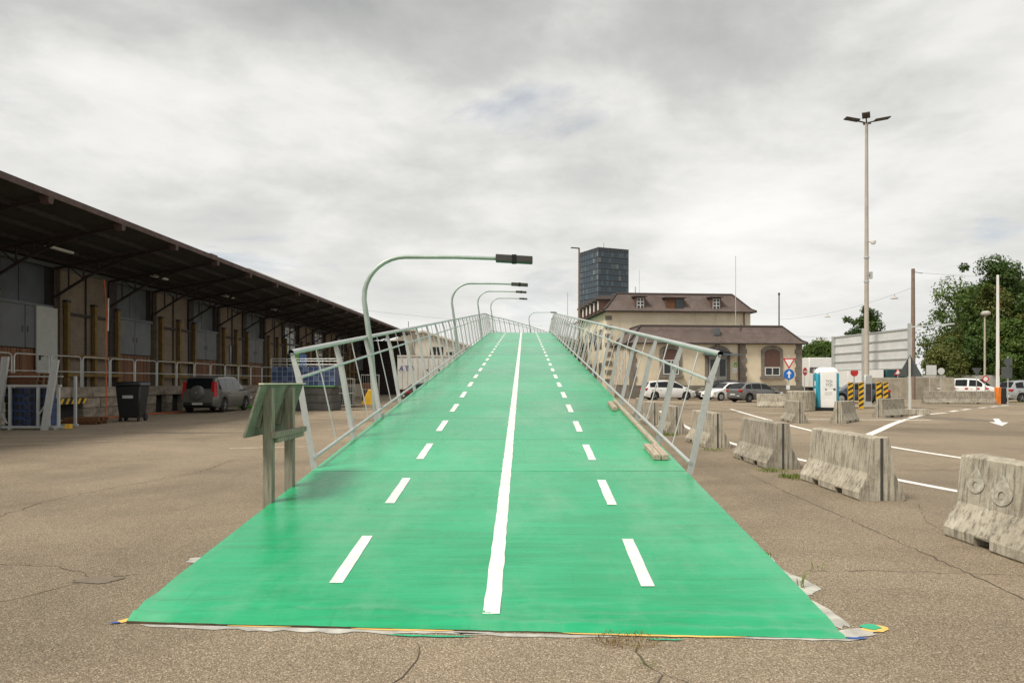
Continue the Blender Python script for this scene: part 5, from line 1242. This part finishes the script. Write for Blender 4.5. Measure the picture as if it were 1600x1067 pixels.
for k in range(3): MB().box(-0.15, 0.2, -0.6255, -0.6225, 0.84+k*0.06, 0.86+k*0.06).build('print_line', 'pale_print', dd)
for z_ in (0.9, 1.3): MB().box(-0.568, -0.561, -0.35, 0.0, z_, z_+0.26).build('sticker', 'sign_white', t)

# ================================================================== masts, poles, signs
t = thing('lamp_mast', 'tall pale lamp mast with four flat lamp heads on the traffic island', 'lamp mast', (20.62, 42.1, 0.0))
MB().tube([(0,0,0.13), (0,0,1.2), (0,0,1.3), (0,0,6), (0,0,16.6)], [0.17, 0.165, 0.145, 0.125, 0.085], 14).build('pole', 'pole_concrete', t)
MB().box(-0.21, 0.21, -0.23, 0.16, 0.13, 1.9).build('base_cabinet', 'galvanised', t, bevel=0.02); MB().box(-0.16, 0.16, -0.245, -0.232, 0.4, 1.4).build('cabinet_door', 'dark_steel', t)
for k, (an_, ln_) in enumerate(((R(180), 1.15), (R(-3), 1.2), (R(62), 1.0), (R(242), 0.9))):
    dx, dy = math.cos(an_), math.sin(an_); up = 0.12
    a = MB().bar((0, 0, 16.55), (dx*0.55, dy*0.55, 16.68), 0.07, 0.06).build('arm', 'dark_steel', t)
    MB().bar((dx*0.45, dy*0.45, 16.70), (dx*(ln_+0.1), dy*(ln_+0.1), 16.84), 0.42, 0.07).build('lamp_head', 'lamp_head', t, bevel=0.01)
cm_ = MB().bar((0.05, 0, 9.62), (0.3, -0.05, 9.66), 0.05, 0.05).build('camera_arm', 'galvanised', t)
MB().lathe([(0.0, -0.14), (0.1, -0.12), (0.15, -0.02), (0.15, 0.08), (0.0, 0.1)], 14, 'z', (0.36, -0.06, 9.62)).build('camera_dome', 'white_plastic', t)
MB().bar((0.05, 0, 7.7), (0.2, -0.05, 7.7), 0.05, 0.05).build('bracket', 'dark_steel', t); MB().box(0.16, 0.3, -0.12, 0.02, 7.5, 7.9).build('camera', 'galvanised', t)
MB().lathe([(0.15, 0), (0.15, 0.08)], 12, 'z', (0, 0, 8.7)).build('collar', 'galvanised', t); MB().lathe([(0.15, 0), (0.15, 0.08)], 12, 'z', (0, 0, 7.3)).build('collar', 'galvanised', t)

t = thing('large_sign', 'large road sign seen from behind, ribbed grey panels on posts', 'road sign', (0, 0, 0))
SA, SB = Vector((21.05, 47.2, 0)), Vector((21.75, 39.4, 0))
dirs = (SB-SA).normalized(); SZ0, SZ1 = 2.26, 4.42
def on_sign(u): return SA+(SB-SA)*u
for k in range(4):
    z0 = SZ0+(SZ1-SZ0)*k/4; z1 = z0+(SZ1-SZ0)/4-0.012
    for u0, u1 in ((0.0, 0.5), (0.503, 1.0)):
        a, b = on_sign(u0), on_sign(u1); MB().bar((a.x, a.y, (z0+z1)/2), (b.x, b.y, (z0+z1)/2), 0.03, z1-z0).build('panel', 'sign_back', t)
for k in range(5):
    z0 = SZ0+(SZ1-SZ0)*k/4; a, b = on_sign(0)+Vector((-0.04, 0, 0)), on_sign(1)+Vector((-0.04, 0, 0)); MB().bar((a.x, a.y, z0), (b.x, b.y, z0), 0.05, 0.07).build('rib', 'galvanised', t)
for u, zt_ in ((0.0, SZ1+0.05), (0.44, 4.75), (1.0, 4.7)):
    p = on_sign(u)+Vector((-0.11, 0, 0)); MB().box(p.x-0.08, p.x+0.08, p.y-0.07, p.y+0.07, 0, zt_).build('post', 'galvanised', t)
a = on_sign(1); MB().bar((a.x-0.1, a.y, 4.5), (a.x+1.6, a.y-1.2, 4.58), 0.05, 0.07).build('arm', 'galvanised', t)

def post_sign(label, x, y, h, shape, size, z, face, back=False, mats=('sign_white',), extra=None, group=None, rz=0.0):
    t = thing('traffic_sign', label, 'traffic sign', (x, y, 0), rz, group)
    MB().tube([(0, 0.03, 0), (0, 0.03, h)], 0.032, 8).build('post', 'galvanised', t)
    return t
def disc(r, n_=24): return [(r*math.cos(2*math.pi*k/n_), r*math.sin(2*math.pi*k/n_)) for k in range(n_)]
def tri(r, flip=False, n_=1):
    a0 = -90 if flip else 90; return [(r*math.cos(R(a0+120*k)), r*math.sin(R(a0+120*k))) for k in range(3)]
def flat(name, poly, x, z, y0, th, mat, parent): return MB().prism(poly, lambda u, v, w_: (x+u, y0-th*w_, z+v)).build(name, mat, parent)
t = post_sign('give way sign above a blue arrow disc on one post', 15.3, 40.0, 3.0, None, None, None, None)
tr_ = flat('give_way_triangle', tri(0.40, True), 0, 2.62, -0.01, 0.02, 'sign_red', t); flat('triangle_field', tri(0.27, True), 0, 2.62, -0.031, 0.003, 'sign_white', tr_)
dc = flat('blue_disc', disc(0.30), 0, 1.93, -0.01, 0.02, 'sign_blue', t)
flat('arrow', [(-0.045,-0.2),(0.045,-0.2),(0.045,0.03),(0.14,0.03),(0,0.22),(-0.14,0.03),(-0.045,0.03)], 0, 1.93, -0.031, 0.003, 'sign_white', dc)
flat('note_card', [(-0.1,-0.12),(0.1,-0.12),(0.1,0.12),(-0.1,0.12)], -0.05, 1.22, -0.01, 0.01, 'sign_white', t)
t = post_sign('no entry sign beside the corner of the yellow house', 19.25, 47.6, 2.45, None, None, None, None, rz=R(38))
dc = flat('red_disc', disc(0.26), 0, 2.2, -0.01, 0.02, 'sign_red', t); flat('white_bar', [(-0.19,-0.05),(0.19,-0.05),(0.19,0.05),(-0.19,0.05)], 0, 2.2, -0.031, 0.003, 'sign_white', dc)
t = post_sign('small red disc sign below the big road sign', 22.6, 47.8, 2.3, None, None, None, None)
dc = flat('red_disc', disc(0.26), 0, 2.14, -0.01, 0.02, 'sign_red', t)
t = post_sign('dark back of a triangular warning sign on a pale post', 21.45, 39.0, 2.9, None, None, None, None)
MB().box(-0.09, 0.0, -0.06, 0.0, 0, 2.75).build('pale_post', 'window_white', t)
flat('triangle_back', tri(0.78), 0.04, 2.2, 0.09, 0.02, 'sign_dark_back', t)
t = post_sign('grey square sign back next to the concrete wall', 34.4, 59.6, 2.6, None, None, None, None); flat('square_back', [(-0.42,-0.4),(0.42,-0.4),(0.42,0.4),(-0.42,0.4)], 0.12, 2.5, 0.0, 0.02, 'sign_back', t)
t = post_sign('small round sign back near the grey square one', 33.2, 56.0, 2.35, None, None, None, None); flat('disc_back', disc(0.26), 0, 2.35, 0.0, 0.02, 'sign_back', t)
t = post_sign('upside-down dark triangle sign in front of the white van', 34.6, 53.9, 2.2, None, None, None, None); flat('triangle_back', tri(0.42, True), 0, 2.35, 0.0, 0.02, 'sign_dark_back', t)
t = post_sign('round sign above a dark square board at the right edge', 32.9, 48.0, 3.2, None, None, None, None)
flat('disc_back', disc(0.28), 0, 2.82, 0.0, 0.02, 'sign_dark_back', t); flat('square_back', [(-0.45,-0.38),(0.25,-0.38),(0.25,0.38),(-0.45,0.38)], 0, 2.14, 0.0, 0.03, 'sign_dark_back', t)
t = post_sign('small red-rimmed triangle sign by the brown pole', 34.0, 63.8, 2.5, None, None, None, None)
a = flat('triangle', tri(0.42), 0, 2.35, -0.01, 0.02, 'sign_red', t); flat('triangle_field', tri(0.26), 0, 2.35, -0.031, 0.003, 'sign_white', a)
t = post_sign('small round red and white sign beside the van', 37.4, 57.2, 1.9, None, None, None, None)
a = flat('red_disc', disc(0.26), 0, 1.75, -0.01, 0.02, 'sign_red', t); flat('disc_field', disc(0.17), 0, 1.75, -0.031, 0.003, 'sign_white', a)
# striped marker boards around the mast
def marker(label, x, y, flip):
    t = thing('marker_board', label, 'marker board', (x, y, 0.0), 0, 'striped marker boards')
    MB().box(-0.135, 0.135, -0.02, 0.02, 0.05, 1.5).build('board', 'stripe_yellow', t)
    MB().tube([(0, 0.05, 0), (0, 0.05, 1.45)], 0.03, 8).build('post', 'galvanised', t)
    for k in range(5):
        z = 0.12+k*0.29; d = 0.15*(1 if not flip else -1)
        P = [(-0.133, z), (0.133, z+d), (0.133, z+d+0.13), (-0.133, z+0.13)]
        P = [(u, min(1.495, max(0.055, v))) for u, v in P]
        MB().add([(u, -0.0225, v) for u, v in P], [(0,1,2,3)]).build('stripe', 'stripe_black', t, smooth=False)
marker('leftmost yellow and black striped board by the mast', 18.65, 39.9, False); marker('second striped board from the left, just left of the mast', 19.15, 39.7, False)
marker('striped board just right of the mast', 19.55, 38.6, False); marker('rightmost striped board, above the crosswise barrier', 20.9, 40.5, False)
# raised barrier boom and orange post
t = thing('barrier_boom', 'raised white and red barrier boom pointing straight up', 'barrier boom', (33.55, 50.0, 0))
MB().hexa([(-0.10,-0.05,1.0),(0.10,-0.05,1.0),(0.10,0.05,1.0),(-0.10,0.05,1.0)], [(-0.06,-0.04,8.9),(0.06,-0.04,8.9),(0.06,0.04,8.9),(-0.06,0.04,8.9)]).build('boom', 'sign_white', t)
for k in range(6):
    z = 1.9+k*1.15; MB().box(0.074, 0.104, -0.058, 0.03, z, z+0.5).build('red_reflector', 'sign_red', t)
MB().box(0.10, 0.48, -0.2, 0.2, 0, 1.12).build('drive_box', 'black_plastic', t, bevel=0.02); MB().box(-0.12, 0.098, -0.21, 0.2, 0, 1.15).build('housing', 'orange_post', t, bevel=0.02)
# slim poles
def pole(label, x, y, h, r, mat, name='pole', arm=None):
    t = thing(name, label, 'pole', (x, y, 0)); MB().tube([(0,0,0), (0,0,h)], [r, r*0.7], 10).build('shaft', mat, t); return t
t = pole('brown utility pole beside the trees', 34.35, 62.0, 11.2, 0.20, 'pole_brown', 'utility_pole'); MB().bar((0,0,10.95), (0.8,0,10.8), 0.04, 0.04).build('bracket', 'dark_steel', t)
t = pole('slim grey pole rising behind the low wing roof', 33.2, 90.0, 12.6, 0.10, 'dark_steel', 'slim_pole'); MB().lathe([(0.13, 0), (0.13, 0.3)], 8, 'z', (0, 0, 12.3)).build('cap', 'dark_steel', t)
t = thing('street_lamp', 'tall street lamp in front of the glass tower', 'street lamp', (6.95, 75.0, 0)); MB().tube([(0,0,0), (0,0,15.3)], [0.15, 0.09], 10).build('pole', 'pole_brown', t); MB().bar((0.05, 0, 15.35), (-0.85, 0, 15.42), 0.22, 0.09).build('lamp_head', 'lamp_head', t)
t = thing('street_lamp', 'old park lamp with a round head among the trees', 'street lamp', (48.0, 73.5, 0)); MB().tube([(0,0,0), (0,0,8.2)], [0.11, 0.08], 10).build('pole', 'pole_concrete', t); MB().lathe([(0.05,-0.25),(0.42,-0.1),(0.46,0.08),(0.25,0.25),(0.0,0.28)], 16, 'z', (0.1, 0, 8.45)).build('lamp_head', 'far_wall', t); MB().bar((-0.55,0,8.1), (0,0,8.2), 0.05, 0.05).build('arm', 'dark_steel', t)
t = pole('thin white pole left of the yellow house', 6.6, 86.0, 12.2, 0.05, 'galvanised', 'thin_pole')
# overhead wires with small hanging lamps
def sag(a, b, s, k=16): 
    a, b = Vector(a), Vector(b); return [a.lerp(b, i/k)-Vector((0, 0, s*4*(i/k)*(1-i/k))) for i in range(k+1)]
def wire(label, a, b, s, lamps=()):
    t = thing('overhead_wire', label, 'wire', (0,0,0), group='overhead wires'); P = sag(a, b, s); MB().tube(P, 0.010, 5).build('cable', 'wire', t)
    for u in lamps:
        p = Vector(a).lerp(Vector(b), u)-Vector((0, 0, s*4*u*(1-u)))
        MB().lathe([(0.03, 0.0), (0.06, -0.18), (0.30, -0.34), (0.32, -0.40), (0.0, -0.42)], 12, 'z', tuple(p)).build('hanging_lamp', 'far_wall', t)
wire('upper wire with lamps between the slim pole and the brown pole', (33.2, 90, 9.3), (34.35, 62.0, 9.6), 0.6, (0.45, 0.9)); wire('lower wire with two small hanging lamps right of the house', (33.2, 90, 7.4), (60, 95, 7.0), 0.3, (0.2, 0.24))
wire('wire leading from the brown pole into the trees', (34.35, 62.0, 10.9), (62, 70, 11.5), 0.3); wire('thin wire above the end of the warehouse', (-26, 70, 10.0), (4, 95, 8.9), 0.4)

# ================================================================== walls on the right
t = thing('concrete_wall', 'stained pale concrete wall of big slabs behind the sign posts', 'wall', (31.2, 63.0, 0), R(2))
for k in range(3): MB().box(k*2.5+0.006, k*2.5+2.494, 0, 0.3, 0, 1.9).build('slab', 'wall_concrete', t, bevel=0.015)
for x_, z_ in ((1.2, 1.2), (3.4, 1.4), (5.9, 0.9)): MB().box(x_, x_+0.4, -0.012, -0.002, z_, z_+0.1).build('label_plate', 'sign_white', t)
t = thing('noise_wall', 'long pale grey wall along the foot of the trees', 'wall', (34.0, 78.0, 0), R(-1))
for k in range(10): MB().box(k*4.0+0.01, k*4.0+3.99, 0, 0.25, 0, 2.25).build('panel', 'far_wall', t)

# ================================================================== trees
def tree(label, x, y, h, cr, mat, seed, n_leaf=4200, leaf=0.36, trunk_h=0.32, group='trees behind the right-hand wall', gaps=0.0, name='broadleaf_tree'):
    q = random.Random(seed); t = thing(name, label, 'tree', (x, y, 0), q.uniform(0, 6.28), group)
    tr = MB(); th = h*trunk_h; r0 = 0.022*h
    tr.tube([(0, 0, 0), (0.1, 0, th*0.5), (0.05, 0.1, th), (0, 0, h*0.6), (0.1, 0, h*0.85)], [r0*1.2, r0, r0*0.85, r0*0.5, r0*0.15], 8)
    clumps = []
    nb_ = 15
    for k in range(nb_):
        zz = th*0.8+(h-th*0.8)*((k+0.5)/nb_)**0.9; u = (zz-th*0.8)/(h-th*0.8)
        prof = math.sin(math.pi*min(1, 0.14+0.84*u))**0.7
        a = k*2.399+q.uniform(-.5, .5); rr = cr*prof*q.uniform(0.35, 0.85)
        p = Vector((math.cos(a)*rr, math.sin(a)*rr, zz)); clumps.append((p, cr*q.uniform(0.32, 0.54)))
        tr.tube([(0, 0, max(th*0.6, zz-rr*0.7-0.4)), (p*0.5+Vector((0, 0, zz*0.5-0.3)))[:] , p[:]], [r0*0.38, r0*0.24, r0*0.08], 5)
        for j in range(2):
            p2 = p+Vector((q.gauss(0, 1), q.gauss(0, 1), q.gauss(0, 0.6)))*cr*0.26; clumps.append((p2, cr*q.uniform(0.14, 0.27)))
    tr.build('trunk', 'bark', t)
    vs = []; fs = []; tot = sum(r_**2 for _, r_ in clumps)
    for p, r_ in clumps:
        for k in range(int(2.3*n_leaf*r_*r_/tot)):
            d = Vector((q.gauss(0, 1), q.gauss(0, 1), q.gauss(0, 1))).normalized()*r_*(q.random()**0.38)*q.uniform(0.8, 1.15)
            d.z *= 0.78; c_ = p+d
            if c_.z < 0.5: continue
            n_ = (d.normalized()+Vector((q.gauss(0, .6), q.gauss(0, .6), q.gauss(0.3, .6)))).normalized()
            u_ = n_.orthogonal().normalized(); an_ = q.uniform(0, 6.28); u_ = (u_*math.cos(an_)+n_.cross(u_)*math.sin(an_)); w_ = n_.cross(u_); s_ = leaf*q.uniform(0.5, 1.2)
            o = len(vs); vs += [c_-u_*s_*0.5, c_+w_*s_*0.3, c_+u_*s_*0.55, c_-w_*s_*0.3]; fs.append((o, o+1, o+2, o+3))
    MB().add(vs, fs).build('crown', mat, t, smooth=False, fixn=False)
    return t
tree('tallest dark tree at the right edge, its top above the others', 57.8, 86, 15.6, 4.3, 'leaf_dark', 1, 9000, 0.36)
tree('open-crowned tree on the left of the wood, sky showing through it', 51.6, 84, 12.6, 4.1, 'leaf_mid', 2, 2600, 0.34)
tree('olive tinted tree in the middle of the wood', 56.0, 84, 12.2, 3.5, 'leaf_olive', 3, 6500, 0.34)
tree('bushy bright tree at the right picture edge', 58.2, 76, 11.5, 4.0, 'leaf_mid', 4, 9000, 0.34, 0.1)
tree('low bush below the open-crowned tree', 47.6, 79.5, 5.0, 2.6, 'leaf_olive', 5, 5200, 0.3, 0.06)
tree('round dark bush behind the park lamp', 52.6, 80.5, 7.6, 3.4, 'leaf_dark', 6, 6800, 0.3, 0.06)
tree('low leafy bush right of the park lamp', 53.6, 78.5, 7.8, 3.2, 'leaf_mid', 7, 6800, 0.3, 0.06)
tree('dark tree filling the gap behind the wood', 60.5, 93, 12.5, 4.6, 'leaf_dark', 8, 7000, 0.4, 0.1)
tree('dark tree at the very right behind the others', 64.5, 88, 14.5, 4.8, 'leaf_dark', 9, 8000, 0.4, 0.1)
tree('low dark bush at the wall by the barrier boom', 57.0, 79.5, 6.5, 3.0, 'leaf_dark', 14, 5200, 0.3, 0.05)
tree('leafy tree in the second row behind the park lamp', 61.0, 95, 12.8, 4.6, 'leaf_mid', 31, 6500, 0.4, 0.12)
tree('broad olive bush at the left end of the wood', 50.2, 82.5, 6.6, 3.0, 'leaf_olive', 32, 6000, 0.32, 0.08)
tree('small round tree above the big road sign', 44.5, 90.5, 9.9, 2.6, 'leaf_dark', 10, 4200, 0.34)
for k, (x_, y_, h_, c_) in enumerate(((52.5, 128, 7.6, 3.4), (56.0, 130, 8.8, 3.6), (59.5, 128, 8.2, 3.4), (49.2, 126, 7.0, 3.0), (63.5, 131, 8.2, 3.6))):
    tree(['leftmost far bush peeping over the lorry', 'second far bush, the highest over the lorry', 'third far bush over the lorry beside the big sign', 'small far bush at the house corner', 'far bush behind the big road sign'][k], x_, y_, h_, c_, 'leaf_mid', 20+k, 4200, 0.45, 0.12, 'far bushes beyond the lorries')

# ================================================================== weeds in the asphalt
def weed(label, x, y, n_, spread, h, mat, seed, sx=1.0):
    q = random.Random(seed); vs = []; fs = []
    for k in range(n_):
        a = q.uniform(0, 6.28); r_ = spread*q.random()**0.6; bx_, by = math.cos(a)*r_*sx, math.sin(a)*r_
        ln = h*q.uniform(0.4, 1.1); a2 = q.uniform(0, 6.28); tl = q.uniform(0.2, 0.9)*ln; wd = min(0.006, h*0.03 if n_ < 100 else h*0.08)*q.uniform(0.4, 1.0)
        tx, ty = bx_+math.cos(a2)*tl, by+math.sin(a2)*tl; px_, py_ = -math.sin(a2)*wd, math.cos(a2)*wd; o = len(vs)
        mx, my = bx_+math.cos(a2)*tl*0.45, by+math.sin(a2)*tl*0.45
        vs += [(bx_-px_, by-py_, 0.003), (bx_+px_, by+py_, 0.003), (mx+px_*1.3, my+py_*1.3, ln*0.7), (mx-px_*1.3, my-py_*1.3, ln*0.7), (tx, ty, ln)]
        fs += [(o, o+1, o+2, o+3), (o+3, o+2, o+4)]
    o = MB().add(vs, fs).build('weed_clump', mat, smooth=False, fixn=False); o.location = (x, y, 0); tag(o, label, 'weeds', 'weeds in cracks of the asphalt', 'stuff')
weed('reddish weeds growing at the lower lip of the ramp', 0.66, 4.20, 420, 0.15, 0.026, 'weed_red', 1, 1.3)
weed('tiny weeds in the crack near the bottom picture edge', 0.72, 3.82, 60, 0.06, 0.03, 'weed_green', 2)
weed('green tuft at the near foot of the third barrier', 4.38, 12.2, 170, 0.22, 0.06, 'weed_green', 3, 1.2); weed('green tuft left of the second barrier', 4.40, 11.35, 240, 0.26, 0.07, 'weed_green', 4, 0.8)
weed('green strip of weeds beside the fourth barrier', 4.42, 15.9, 110, 0.25, 0.06, 'weed_green', 5); weed('weeds at the foot of the fifth barrier', 4.42, 20.4, 200, 0.3, 0.08, 'weed_green', 6)
weed('thin weed stalks at the right edge of the ramp', 2.12, 5.3, 9, 0.05, 0.12, 'weed_green', 7, 0.5); weed('more thin weed stalks further up the right ramp edge', 2.17, 6.1, 7, 0.05, 0.12, 'weed_green', 8, 0.5); weed('single dry stalks right of the ramp edge', 2.42, 5.75, 6, 0.05, 0.10, 'weed_green', 12)
weed('small green tuft on the left asphalt', -5.55, 12.6, 60, 0.14, 0.03, 'weed_green', 9, 2.0); weed('low yellowish tuft far left on the asphalt', -9.1, 13.6, 50, 0.14, 0.03, 'weed_green', 10, 2.0); weed('weeds behind the parked silver car', 37.5, 52.4, 300, 0.8, 0.15, 'weed_green', 11, 2.0)
